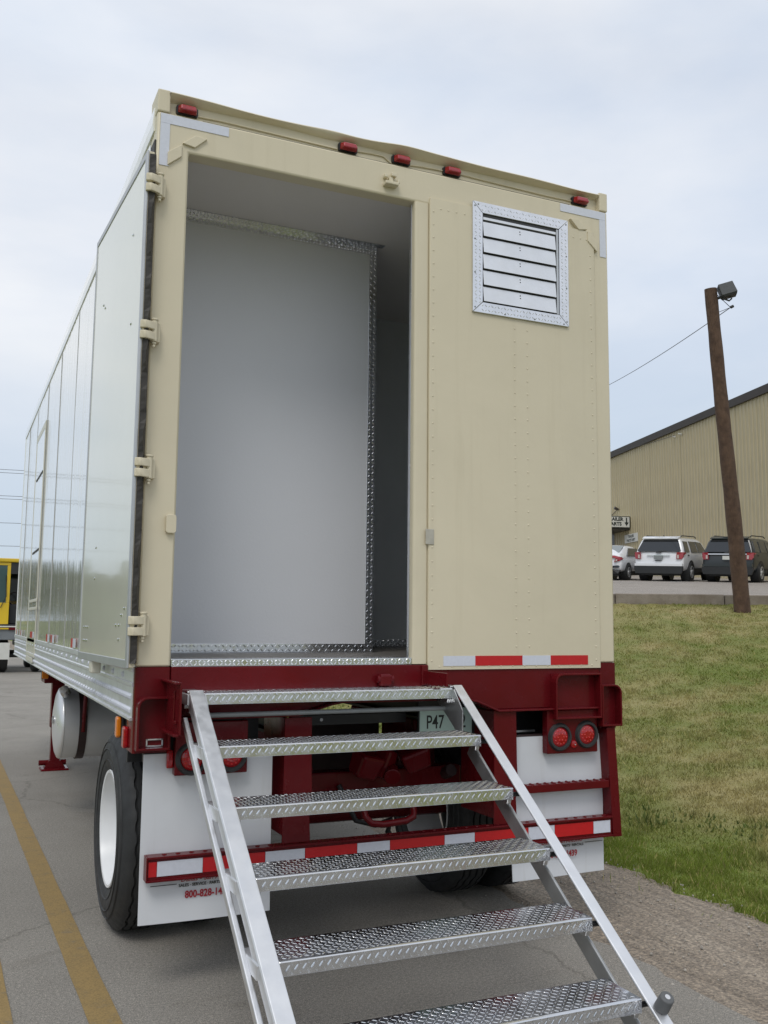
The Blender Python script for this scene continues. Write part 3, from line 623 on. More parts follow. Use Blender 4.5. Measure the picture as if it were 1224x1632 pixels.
# crumpled rubber seal
mb = MB(); N = 90
for i in range(N+1):
    z = 1.42+2.33*i/N; w = 0.006*math.sin(i*0.31)+0.005*math.sin(i*0.93)+random.uniform(-.002, .002)
    mb.v += [dpt(-0.004, 0.006, z), dpt(-0.016+w, 0.028+w, z), dpt(0.010, 0.040, z)]
    if i:
        k = 3*i; mb.f += [(k-3, k, k+1, k-2), (k-2, k+1, k+2, k-1)]
mb.build('door_seal', 'gasket', door)
mb = MB().box(-1.308, -1.301, 0.01, 0.11, 1.42, 3.86); mb.build('seal_strip', 'gasket', T)
pts = [dpt(0.20, -0.004, z) for z in (1.52, 1.585)]+[dpt(0.27, -0.004, 1.585), dpt(0.10, -0.004, 1.66), dpt(0.85, -0.004, 1.98), dpt(0.85, -0.004, 1.82), dpt(0.16, -0.004, 1.63)]
pts += [dpt(1.1-0.05*k, -0.004, z) for k in range(3) for z in (1.50, 1.57)]+[dpt(0.9, -0.004, 3.28), dpt(0.95, -0.004, 3.31), dpt(0.22, -0.004, 3.0), dpt(0.25, -0.004, 3.45)]
rivets(pts, -dn, 0.008, 0.004).build('lining_rivets', 'chrome', door, kind='stuff')
for z in (3.61, 2.915, 2.285, 1.585):
    h = MB().cyl((-1.285, -0.042, z-0.048), (-1.285, -0.042, z+0.052), 0.0155, n=14).cyl((-1.285, -0.042, z-0.060), (-1.285, -0.042, z-0.049), 0.011, n=10).cyl((-1.285, -0.042, z-0.074), (-1.285, -0.042, z-0.061), 0.0085, n=8)
    h.cyl((-1.285, -0.042, z+0.050), (-1.285, -0.042, z+0.060), 0.019, n=14)
    for zc, hh in ((z+0.022, 0.036), (z-0.026, 0.036)):
        o1 = [(-1.283, -0.058), (-1.305, -0.072), (-1.330, -0.082), (-1.352, -0.072), (-1.352, -0.054), (-1.330, -0.064), (-1.308, -0.054), (-1.290, -0.038)]
        h.prism(o1, 'z', zc-hh/2, zc+hh/2)
    h.prism([(-1.290, -0.040), (-1.308, -0.056), (-1.330, -0.066), (-1.345, -0.06), (-1.330, -0.052), (-1.305, -0.040)], 'z', z-0.010, z+0.006)
    h.box(-1.29, -1.255, -0.032, -0.001, z-0.045, z+0.045)
    h.build('hinge', 'beige', door, bevel=0.003, smooth=50)
    dbox(MB(), -0.006, 0.10, -0.010, -0.0062, z-0.028, z+0.028) if False else None
# holdback catch under the far end of the door
dbox(MB(), 0.86, 0.93, 0.0, 0.05, 1.335, 1.40).build('holdback', 'cream', T, bevel=0.008)

# --- interior
B('deck', 'floorin', T, -1.25, 1.25, 0.105, 3.2, 1.40, 1.436, bevel=0)
B('threshold', 'aluplate', T, -1.146, 0.051, -0.002, 0.104, 1.402, 1.436, bevel=0.003)
diamonds(lambda u, v, h: (-1.146+u, -0.0022-h, 1.4035+v), 1.197, 0.031, 0.020, 0.020, 0.006, 0.0014).build('threshold_pattern', 'aluplate', T, kind='stuff')
diamonds(lambda u, v, h: (-1.146+u, 0.0+v, 1.4362+h), 1.197, 0.10, 0.020, 0.020, 0.006, 0.0014).build('threshold_pattern', 'aluplate', T, kind='stuff')
B('ceiling', 'ceilw', T, -1.25, 1.25, 0.12, 3.2, 3.885, 3.93, bevel=0)
PY = 0.80
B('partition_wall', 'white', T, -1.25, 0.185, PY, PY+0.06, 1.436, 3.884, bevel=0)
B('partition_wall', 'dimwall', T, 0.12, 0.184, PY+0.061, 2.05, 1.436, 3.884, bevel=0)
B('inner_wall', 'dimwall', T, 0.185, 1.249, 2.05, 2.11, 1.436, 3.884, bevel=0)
B('back_wall', 'white', T, -1.25, 1.249, 3.2, 3.24, 1.40, 3.93, bevel=0)
def strip(x0, x1, y, z0, z1, nm='trim_strip'):
    s_ = B(nm, 'aluplate', T, x0, x1, y-0.003, y-0.0002, z0, z1, bevel=0.001)
    w, h_ = x1-x0, z1-z0
    fn = (lambda u, v, h: (x0+u, y-0.003-h, z0+v)) if w > h_ else (lambda u, v, h: (x0+v, y-0.003-h, z0+u))
    diamonds(fn, max(w, h_), min(w, h_), 0.020, 0.020, 0.0055, 0.0013).build('plate_pattern', 'aluplate', s_, kind='stuff')
strip(-1.249, 0.187, PY, 1.438, 1.486); strip(0.138, 0.187, PY, 1.487, 3.83); strip(-1.249, 0.187, PY, 3.831, 3.882)
B('trim_return', 'aluplate', T, 0.1855, 0.1885, PY-0.002, PY+0.05, 1.438, 3.88, bevel=0)
B('trim_return', 'aluplate', T, -1.249, 0.22, PY-0.055, PY-0.0035, 3.880, 3.8835, bevel=0)
diamonds(lambda u, v, h: (-1.249+u, PY-0.055+v, 3.880-h), 1.46, 0.05, 0.020, 0.020, 0.0055, 0.0013).build('trim_pattern', 'aluplate', T, kind='stuff')
strip(0.19, 1.248, 2.05, 1.438, 1.488); B('trim_strip', 'aluplate', T, 1.20, 1.247, 2.046, 2.0495, 1.49, 3.8, bevel=0)

# --- maroon rear sill and bumper works
prof = [(-1.145, 1.401), (1.188, 1.401), (1.188, 1.170), (0.530, 1.170), (0.40, 1.222), (0.34, 1.234), (-0.33, 1.236), (-0.39, 1.226), (-0.55, 1.180), (-1.145, 1.180)]
sill = MB().prism(prof, 'y', -0.006, 0.10).build('rear_sill', 'maroon', T, bevel=0.004)
low = [(1.188, 1.170), (0.530, 1.170), (0.40, 1.222), (0.34, 1.234), (-0.33, 1.236), (-0.39, 1.226), (-0.55, 1.180), (-1.145, 1.180)]
fl = low+[(a, b-0.010) for a, b in reversed(low)]
MB().prism(fl, 'y', -0.050, 0.06).build('sill_flange', 'maroon', sill, bevel=0.003)
MB().prism(rpoly(-1.302, -1.146, -0.004, 0.17, 0.012), 'z', 1.030, 1.4015).build('post_foot', 'maroon', T, smooth=40)
MB().prism(rpoly(1.189, 1.302, -0.004, 0.17, 0.012), 'z', 1.050, 1.4015).build('post_foot', 'maroon', T, smooth=40)
B('door_stop', 'maroon', T, -0.14, -0.075, -0.05, -0.006, 1.30, 1.36, bevel=0.012)
MB().cyl((-0.15, -0.03, 1.335), (-0.065, -0.03, 1.335), 0.018, n=10).build('door_stop', 'maroon', T, smooth=40)
B('sill_step', 'maroon', T, 0.10, 0.135, -0.02, -0.006, 1.30, 1.40, bevel=0.004)
def tray(x0, x1, z0, z1, dep, rc, name='lamp_tray'):
    """open tray: a strap bent round a pocket; rc = which upper corner is rounded"""
    t_ = 0.010; r_ = 0.045; back = MB().box(x0+0.004, x1-0.004, -0.012, -0.006, z0+0.004, z1-0.004)
    tr = back.build(name, 'maroon', T)
    def loop(g, rr):
        a0, a1, b0, b1 = x0+g, x1-g, z0+g, z1-g; o = [(a0, b0), (a1, b0)]
        if rc == 'r': o += [(a1-rr+rr*math.cos(R(a)), b1-rr+rr*math.sin(R(a))) for a in (0, 22, 45, 68, 90)]+[(a0, b1)]
        else: o += [(a1, b1)]+[(a0+rr+rr*math.cos(R(a)), b1-rr+rr*math.sin(R(a))) for a in (90, 112, 135, 158, 180)]
        return o
    lo, li = loop(0, r_), loop(t_, r_-t_); n = len(lo); vs = []
    for y in (-0.006, -dep):
        vs += [(a, y, b) for a, b in lo]+[(a, y, b) for a, b in li]
    fs = []
    for i in range(n):
        j = (i+1) % n
        fs += [(i, j, 2*n+j, 2*n+i), (n+j, n+i, 3*n+i, 3*n+j), (2*n+i, 2*n+j, 3*n+j, 3*n+i)]
    MB().add(vs, fs).build('tray_rim', 'maroon', tr, bevel=0.002)
    return tr
tray(0.866, 1.160, 1.112, 1.350, 0.065, 'l'); tray(1.163, 1.294, 1.066, 1.288, 0.065, 'r'); tl_ = tray(-1.296, -1.150, 1.046, 1.276, 0.065, 'l')
cf = MB().box(-1.245, -1.175, -0.020, -0.012, 1.058, 1.064).box(-1.245, -1.175, -0.020, -0.012, 1.086, 1.092).box(-1.247, -1.241, -0.02, -0.012, 1.060, 1.092).box(-1.180, -1.174, -0.02, -0.012, 1.06, 1.092)
cf.build('chrome_clip', 'chrome', tl_)
# stair mounting plates
mp_ = MB().box(-1.166, -1.158, -0.30, -0.004, 1.135, 1.350).build('stair_bracket', 'maroon', T, bevel=0.002)
B('bracket_lip', 'maroon', mp_, -1.190, -1.1665, -0.30, -0.004, 1.342, 1.352); B('bracket_lip', 'maroon', mp_, -1.190, -1.1665, -0.30, -0.03, 1.128, 1.139)
B('bracket_rib', 'maroon', mp_, -1.172, -1.1662, -0.21, -0.20, 1.19, 1.31); B('bracket_rib', 'maroon', mp_, -1.176, -1.1662, -0.26, -0.20, 1.175, 1.19)
B('stair_bracket', 'maroon', T, 0.110, 0.119, -0.26, -0.004, 1.308, 1.372, bevel=0.002)
# tail lamp boxes
def tail_box(x0, x1, z0, z1, lamps, side):
    bx_ = B('tail_lamp_box', 'maroon', T, x0, x1, -0.030, 0.02, z0, z1, bevel=0.005)
    for (lx, lz, m) in lamps:
        l_ = MB().lathe([(0.050, -0.034), (0.055, -0.046), (0.066, -0.046), (0.074, -0.030)], (lx, 0, lz), 'y', 28).build('tail_lamp', 'rubber', bx_, smooth=50)
        MB().lathe([(0.0001, -0.044), (0.020, -0.0445), (0.040, -0.0415), (0.051, -0.034)], (lx, 0, lz), 'y', 28).build('tail_lens', m, bx_, smooth=50)
        pts = [(lx+r_*math.cos(a), -0.044+(0.002 if r_ > 0.03 else 0), lz+r_*math.sin(a)) for r_, k in ((0.018, 6), (0.036, 12)) for a in [2*math.pi*i/k for i in range(k)]]
        rivets(pts, (0, -1, 0), 0.005, 0.002).build('lens_facets', 'taper', bx_, kind='stuff')
    return bx_
tb = tail_box(0.832, 1.152, 0.932, 1.158, ((0.908, 1.018, 'redlens'), (1.080, 1.026, 'redlens')), 1)
MB().lathe([(0.0001, -0.040), (0.018, -0.038), (0.022, -0.030)], (0.995, 0, 0.978), 'y', 16).build('reflector', 'darkred', tb, smooth=50)
rivets([(1.000, -0.041, 0.976)], (0, -1, 0), 0.0045, 0.003).build('reflector_screw', 'chrome', tb)
for x in (0.86, 1.115): B('weld_tab', 'maroon', tb, x, x+0.03, -0.033, -0.030, 1.085, 1.091, bevel=0)
tb2 = tail_box(-1.120, -0.790, 0.928, 1.160, ((-1.045, 1.000, 'redlens'), (-0.865, 1.005, 'redlens')), -1)
MB().prism([(0.005, 0.955), (-0.006, 0.965), (-0.01, 0.995), (-0.006, 1.025), (0.005, 1.04), (0.018, 1.03), (0.02, 0.97)], 'x', -1.150, -1.121).build('side_lens', 'redlens', tb2, bevel=0.006)
# bumper, uprights, right-hand ladder
ZB0, ZB1 = 0.490, 0.596
bar = MB()
bar.box(-1.226, 1.226, -0.044, 0.008, ZB0+0.006, ZB1-0.006).box(-1.226, 1.226, -0.056, 0.008, ZB1-0.010, ZB1).box(-1.226, 1.226, -0.056, 0.008, ZB0, ZB0+0.010)
bumper = bar.build('bumper_bar', 'maroon', T, bevel=0.002)
B('bumper_end', 'maroon', bumper, -1.232, -1.2262, -0.056, 0.008, ZB0, ZB1)
segs = [(-1.222, -1.185, 'r'), (-1.185, -0.985, 'w'), (-0.985, -0.700, 'r'), (-0.700, -0.510, 'w'), (-0.510, -0.250, 'r'), (-0.250, -0.080, 'w'), (-0.080, 0.215, 'r'), (0.215, 0.385, 'w'), (0.385, 0.70, 'r'), (0.70, 0.86, 'w'), (0.86, 1.105, 'r'), (1.105, 1.215, 'w')]
for a, b, c_ in segs: B('reflective_tape', 'taper' if c_ == 'r' else 'tapew', bumper, a+0.001, b-0.001, -0.0465, -0.0445, 0.512, 0.574, bevel=0)
for s, xc in ((-1, -0.548), (1, 0.575)):
    pr = [(xc-0.068, 0.597), (xc+0.068, 0.597), (xc+0.062, 0.72), (xc+0.075, 0.80), (xc+0.070, 0.90), (xc+0.066, 1.165), (xc-0.066, 1.165), (xc-0.066, 0.9), (xc-0.068, 0.72)]
    MB().prism(pr, 'y', -0.030, -0.018).build('bumper_upright', 'maroon', T, bevel=0.002)
    B('upright_web', 'maroon', T, xc-0.05, xc-0.03, -0.0178, 0.35, 0.62, 1.16)
MB().hexa([(1.232, -0.05, 0.485), (1.288, -0.05, 0.485), (1.288, 0.20, 0.485), (1.232, 0.20, 0.485), (1.198, -0.05, 1.06), (1.254, -0.05, 1.06), (1.254, 0.20, 1.06), (1.198, 0.20, 1.06)]).build('ladder_post', 'maroon', T, bevel=0.003)
rung = B('ladder_rung', 'maroon', T, 0.645, 1.212, -0.046, 0.004, 0.742, 0.782)
rivets([(0.69+0.045*k, y, 0.7825) for k in range(12) for y in (-0.035, -0.012)], (0, 0, 1), 0.010, 0.006).build('rung_grip', 'maroon', rung, kind='stuff')
rivets([(-1.15+0.06*k, -0.02, 0.5965) for k in range(40)], (0, 0, 1), 0.012, 0.005).build('bumper_grip', 'maroon', bumper, kind='stuff')
# mud flaps and their lettering
for x0, x1 in ((-1.247, -0.655), (0.634, 1.221)):
    mb = MB(); n1_, n2_ = 10, 12; ph = random.random()*3
    for layer in (0, 0.005):
        for i in range(n1_+1):
            for j in range(n2_+1):
                a, b = i/n1_, j/n2_; yy = 0.022+layer-0.012*(1-b)**2*math.sin(a*3+ph)-0.01*(1-b)**3
                mb.v.append((x0+(x1-x0)*a, yy, 0.300+0.72*b))
    st = (n1_+1)*(n2_+1)
    for i in range(n1_):
        for j in range(n2_):
            k = i*(n2_+1)+j; mb.f += [(k, k+n2_+1, k+n2_+2, k+1), (st+k, st+k+1, st+k+n2_+2, st+k+n2_+1)]
    for i in range(n1_):
        k = i*(n2_+1); mb.f.append((k, st+k, st+k+n2_+1, k+n2_+1)); k += n2_; mb.f.append((k, k+n2_+1, st+k+n2_+1, st+k))
    for j in range(n2_):
        mb.f.append((j, j+1, st+j+1, st+j)); k = n1_*(n2_+1)+j; mb.f.append((k, st+k, st+k+1, k+1))
    fo = mb.build('mud_flap', 'flap', T, smooth=40)
    xm = (x0+x1)/2+0.01; yt = 0.002
    text('800-828-1439', 0.043, 'redink', fo, (xm-0.006, yt, 0.398), (1, 0, 0), (0, 0, 1), align='CENTER', bold=0.0012, sx=0.84)
    text('SALES \u00b7 SERVICE \u00b7 PARTS \u00b7 RENTALS', 0.0175, 'ink', fo, (xm, yt, 0.447), (1, 0, 0), (0, 0, 1), align='CENTER', bold=0.0005)
    text('Dallas - San Antonio', 0.031, 'redink', fo, (xm, yt, 0.468), (1, 0, 0), (0.22, 0, 1), align='CENTER', bold=0.0003)
    B('print_rule', 'ink', fo, xm-0.26, xm-0.145, yt-0.0004, yt+0.0006, 0.459, 0.462, bevel=0); B('print_rule', 'ink', fo, xm+0.145, xm+0.26, yt-0.0004, yt+0.0006, 0.459, 0.462, bevel=0)
    text('TRAILERS', 0.045, 'ink', fo, (xm, yt, 0.500), (1, 0, 0), (0, 0, 1), align='CENTER', bold=0.0008) if False else None
    B('flap_hanger', 'under', T, x0, x1, 0.03, 0.06, 0.985, 1.03)
# licence plate
pl = B('licence_plate', 'mint', T, 0.196, 0.505, 0.195, 0.199, 1.010, 1.165, bevel=0.001)
text('P47', 0.098, 'ink', pl, (0.232, 0.1942, 1.062), (1, 0, 0), (0, 0, 1), bold=0.001, sx=0.72)
text('42', 0.098, 'ink', pl, (0.398, 0.1942, 1.062), (1, 0, 0), (0, 0, 1), bold=0.001, sx=0.72)
B('plate_bracket', 'black', T, 0.19, 0.62, 0.20, 0.22, 1.0, 1.23)
B('plate_lamp', 'flap', T, 0.53, 0.57, 0.16, 0.199, 1.05, 1.10, bevel=0.006)
# --- undercarriage
B('underfloor', 'black', T, -1.24, 1.24, 0.11, LEN-0.05, 1.34, 1.395, bevel=0)
for k in range(20): B('crossmember', 'under', T, -1.235, 1.235, 0.42+k*0.42, 0.47+k*0.42, 1.19, 1.339, bevel=0)
for x in (-0.52, 0.52):
    MB().box(x-0.06, x+0.06, 0.30, 3.2, 1.05, 1.065).box(x-0.06, x+0.06, 0.30, 3.2, 1.172, 1.188).box(x-0.006, x+0.006, 0.30, 3.2, 1.065, 1.172).build('slider_rail', 'under', T)
for y in (0.33, 1.75): B('cross_beam', 'black', T, -0.46, 0.18 if y < 1 else 0.46, y, y+0.05, 1.085, 1.135, bevel=0)
MB().cyl((-0.30, 0.325, 1.112), (-0.30, 0.34, 1.112), 0.008).build('beam_bolt', 'flap', T)
B('rear_cross_tube', 'maroon', T, -0.62, 0.62, 0.52, 0.64, 0.700, 0.815, bevel=0.01)
AX, AZ, TR_ = 1.03, 0.512, 0.512
MB().cyl((-1.05, AX, AZ), (1.05, AX, AZ), 0.064, n=20).build('axle_tube', 'maroon', T, smooth=40)
for x in (-0.52, 0.52):
    B('axle_hanger', 'maroon', T, x-0.07, x+0.07, 0.78, 1.25, AZ+0.06, 1.05, bevel=0.01)
    MB().tube([(x, 0.45, 0.80), (x, 0.75, 0.70), (x, AX, 0.62), (x, 1.35, 0.68), (x, 1.7, 0.82)], 0.035, 8).build('leaf_spring', 'under', T, smooth=50)
    B('spring_hanger', 'maroon', T, x-0.06, x+0.06, 1.62, 1.78, 0.78, 1.05, bevel=0.01)
B('dark_gap_backing', 'black', T, 0.66, 1.29, 0.24, 0.26, 0.96, 1.20, bevel=0); B('dark_gap_backing', 'black', T, -1.28, -0.66, 0.24, 0.26, 0.96, 1.20, bevel=0)  # black backing sheets added so the open gaps beside the uprights read dark
B('dark_gap_panel', 'under', T, -0.46, 0.46, 1.30, 1.34, 0.70, 1.00, bevel=0.004)  # added panel blocks the lit road beyond so this gap stays dark
B('panel_edge', 'alurailside', T, 0.66, 0.84, 0.10, 0.115, 1.035, 1.045, bevel=0)
# brake chamber brackets: skewed maroon castings in the middle
def skew(c, sx, sy, sz, rz, ry, rx=0, taper=0.8):
    m = Matrix.Translation(c) @ Matrix.Rotation(R(rz), 4, 'Z') @ Matrix.Rotation(R(ry), 4, 'Y') @ Matrix.Rotation(R(rx), 4, 'X')
    p = []
    for z, k in ((-1, taper), (1, 1)):
        for x, y in ((-1, -1), (1, -1), (1, 1), (-1, 1)): p.append(tuple(m @ Vector((x*sx*k, y*sy*k, z*sz))))
    return MB().hexa(p)
skew((-0.02, 0.40, 0.865), 0.075, 0.07, 0.065, 12, 14, 18).build('casting', 'maroon', T, bevel=0.018)
skew((0.27, 0.40, 0.885), 0.085, 0.07, 0.058, -14, -20, 14).build('casting', 'maroon', T, bevel=0.018)
skew((0.10, 0.44, 0.86), 0.045, 0.05, 0.08, 30, 24, 10, 1.1).build('casting', 'maroon', T, bevel=0.02)
MB().cyl((0.11, 0.34, 0.80), (0.16, 0.50, 0.84), 0.045, n=14).build('casting', 'maroon', T, bevel=0.006)
MB().lathe([(0.0001, -0.09), (0.07, -0.085), (0.085, -0.03), (0.085, 0.03), (0.07, 0.085), (0.0001, 0.09)], (-0.30, 0.70, 0.80), 'y', 20).build('brake_chamber', 'maroon', T, smooth=40)
MB().lathe([(0.0001, -0.09), (0.07, -0.085), (0.085, -0.03), (0.085, 0.03), (0.07, 0.085), (0.0001, 0.09)], (0.34, 0.72, 0.80), 'y', 20).build('brake_chamber', 'maroon', T, smooth=40)
MB().tube([(-0.085, 0.30, 0.72), (-0.085, 0.24, 0.630), (-0.06, 0.22, 0.600), (0.0, 0.215, 0.592), (0.13, 0.215, 0.600), (0.175, 0.22, 0.618), (0.185, 0.24, 0.65), (0.185, 0.30, 0.74)], 0.018, 10).build('slider_pull_handle', 'maroon', T, smooth=60)
MB().tube([(-0.13, 0.5, 0.75), (-0.05, 0.45, 0.57), (0.05, 0.42, 0.545), (0.14, 0.42, 0.57), (0.13, 0.44, 0.50), (0.15, 0.46, 0.49)], 0.014, 8).build('air_hose', 'black', T, smooth=60)
MB().tube([(-0.35, 0.55, 1.0), (-0.2, 0.45, 0.95), (-0.05, 0.5, 0.99), (0.2, 0.48, 0.97), (0.4, 0.55, 1.02)], 0.012, 8).build('air_hose', 'black', T, smooth=60)
# wheels
def wheel(x_out, sgn, outer):
    """sgn -1: outer face towards -x"""
    w = thing_part = bpy.data.objects.new('wheel', None); COL.objects.link(w); w.parent = T; w.location = Vector((0, 0, 0)); w.empty_display_size = 0.1
    c = (x_out, AX, AZ); wd = 0.275; q = -sgn
    pr = [(0.288, 0.030), (0.330, 0.008), (0.385, 0.000), (0.430, 0.004), (0.462, 0.018), (0.478, 0.026), (0.486, 0.034), (0.498, 0.042), (0.506, 0.052)]
    tread = []
    for g in (0.075, 0.115, 0.160, 0.200): tread += [(0.511, g-0.006), (0.498, g-0.004), (0.498, g+0.004), (0.511, g+0.006)]
    prof = pr+tread+[(r_, wd-h_) for r_, h_ in reversed(pr)]
    n = 120; mb = MB(); m = len(prof)
    for i in range(n):
        t = 2*math.pi*i/n; co, si = math.cos(t), math.sin(t); zig = 0.004*(1 if (i//2) % 2 else -1)
        for k, (r_, h_) in enumerate(prof):
            z_ = zig if len(pr) <= k < len(pr)+len(tread) else 0
            yy, zz = r_*co, r_*si
            if zz < -0.505: zz = -0.511
            mb.v.append((c[0]+q*(h_+z_), c[1]+yy, c[2]+zz))
    for i in range(n):
        j = (i+1) % n
        for k in range(m-1): mb.f.append((i*m+k, j*m+k, j*m+k+1, i*m+k+1))
    ty = mb.build('tyre', 'rubber', w, smooth=38, off=OFF)
    rings = MB()
    for r_, h_ in ((0.352, 0.0035), (0.408, -0.0005), (0.446, 0.008)): rings.lathe([(r_-0.004, q*(h_+0.004)), (r_, q*(h_-0.003)), (r_+0.004, q*(h_+0.004))], c, 'x', 72)
    rings.build('sidewall_ribs', 'rubber', ty, smooth=60) if False else rings.build('sidewall_ribs', 'rubber', w, smooth=60)
    rp = [(0.2885, 0.034), (0.300, 0.018), (0.297, 0.012), (0.284, 0.014), (0.276, 0.04), (0.272, 0.09), (0.262, 0.14), (0.22, 0.150), (0.15, 0.135), (0.10, 0.10), (0.09, 0.07), (0.0001, 0.065)] if outer else [(0.2885, 0.034), (0.300, 0.018), (0.29, 0.016), (0.27, 0.05), (0.265, 0.24)]
    MB().lathe([(r_, q*h_) for r_, h_ in rp], c, 'x', 56).build('rim', 'rimw', w, smooth=40)
    if outer:
        pts = [(c[0]+q*0.142, c[1]+0.185*math.cos(a), c[2]+0.185*math.sin(a)) for a in [2*math.pi*i/10 for i in range(10)]]
        rivets(pts, (-q, 0, 0), 0.018, 0.02).build('wheel_nuts', 'rimw', w, kind='stuff')
    return w
for s in (-1, 1):
    wheel(s*1.245, s, True); wheel(s*0.63, -s, False)
# side clearance lamps under the rail
for y, m, z in ((0.345, 'amber', 1.110), (0.145, 'redlens', 1.085)):
    lb = B('clearance_lamp', 'black', T, -1.300, -1.285, y-0.035, y+0.035, z-0.055, z+0.055, bevel=0.003)
    MB().prism(rpoly(y-0.028, y+0.028, z-0.048, z+0.048, 0.014), 'x', -1.322, -1.3005).build('lens', m, lb, bevel=0.006)
B('lamp_bracket', 'black', T, -1.284, -1.270, 0.09, 0.40, 1.03, 1.17)
# transverse tank with straps
TY, TZ, TRad = 4.12, 0.757, 0.285
tank = MB().lathe([(0.0001, -1.238), (0.14, -1.232), (0.24, -1.215), (0.279, -1.198), (0.288, -1.185), (0.288, -1.176), (0.285, -1.172), (0.285, 0.40), (0.27, 0.43), (0.0001, 0.45)], (0, TY, TZ), 'x', 56).build('fuel_tank', 'tank', T, smooth=35)
MB().cyl((-1.25, TY-0.05, TZ+0.03), (-1.222, TY-0.05, TZ+0.03), 0.03, n=16).build('drain_boss', 'alu', tank, smooth=40)
MB().cyl((-1.165, TY-0.21, TZ+0.25), (-1.19, TY-0.25, TZ+0.29), 0.038, n=16).build('filler_cap', 'alu', tank, smooth=40)
for x in (-1.03, -0.35):
    MB().lathe([(0.2865, -0.03), (0.296, -0.03), (0.296, 0.03), (0.2865, 0.03)], (x, TY, TZ), 'x', 48, close=True).build('tank_strap', 'under', tank, smooth=35)
    MB().tube([(x, TY-0.29, TZ-0.05), (x+0.01, TY-0.30, TZ+0.3), (x+0.02, TY-0.28, 1.19)], 0.016, 8).build('strap_rod', 'maroon', tank, smooth=50)
    B('tank_hanger', 'under', T, x-0.03, x+0.03, TY-0.2, TY+0.2, 1.05, 1.19)
# landing gear
for s in (-1, 1):
    x = s*0.95; lg = B('landing_leg', 'maroon', T, x-0.065, x+0.065, 6.68, 6.81, 0.45, 1.17, bevel=0.006)
    B('inner_leg', 'maroon', lg, x-0.05, x+0.05, 6.695, 6.795, 0.06, 0.449, bevel=0.004)
    MB().hexa([(x-0.145, 6.62, 0.002), (x+0.145, 6.62, 0.002), (x+0.145, 6.87, 0.002), (x-0.145, 6.87, 0.002), (x-0.135, 6.63, 0.022), (x+0.135, 6.63, 0.022), (x+0.135, 6.86, 0.022), (x-0.135, 6.86, 0.022)]).build('foot', 'maroon', lg)
    MB().prism([(x-0.11, 0.0225), (x-0.06, 0.10), (x+0.06, 0.10), (x+0.11, 0.0225)], 'y', 6.69, 6.80).build('foot_gusset', 'maroon', lg)
    MB().cyl((x-0.16, 6.745, 0.075), (x+0.12, 6.745, 0.075), 0.028, n=12).build('foot_pin', 'maroon', lg, smooth=40)
    MB().beam((x, 6.9, 1.1), (x, 7.6, 1.17), 0.05, 0.05).beam((x, 6.80, 0.6), (x*0.4, 6.83, 1.12), 0.05, 0.05).build('leg_brace', 'maroon', T)
    B('gear_bracket', 'maroon', T, min(x-s*0.08, x+s*0.16), max(x-s*0.08, x+s*0.16), 6.55, 6.93, 0.93, 1.17, bevel=0.01)
ol = B('marker_lamp', 'black', T, -1.15, -1.08, 6.44, 6.48, 0.98, 1.10, bevel=0.004); MB().box(-1.148, -1.082, 6.41, 6.44, 0.985, 1.095).build('lens', 'amber', ol, bevel=0.01)
MB().cyl((-0.95, 6.745, 0.78), (0.95, 6.745, 0.78), 0.02).build('gear_shaft', 'maroon', T, smooth=40)

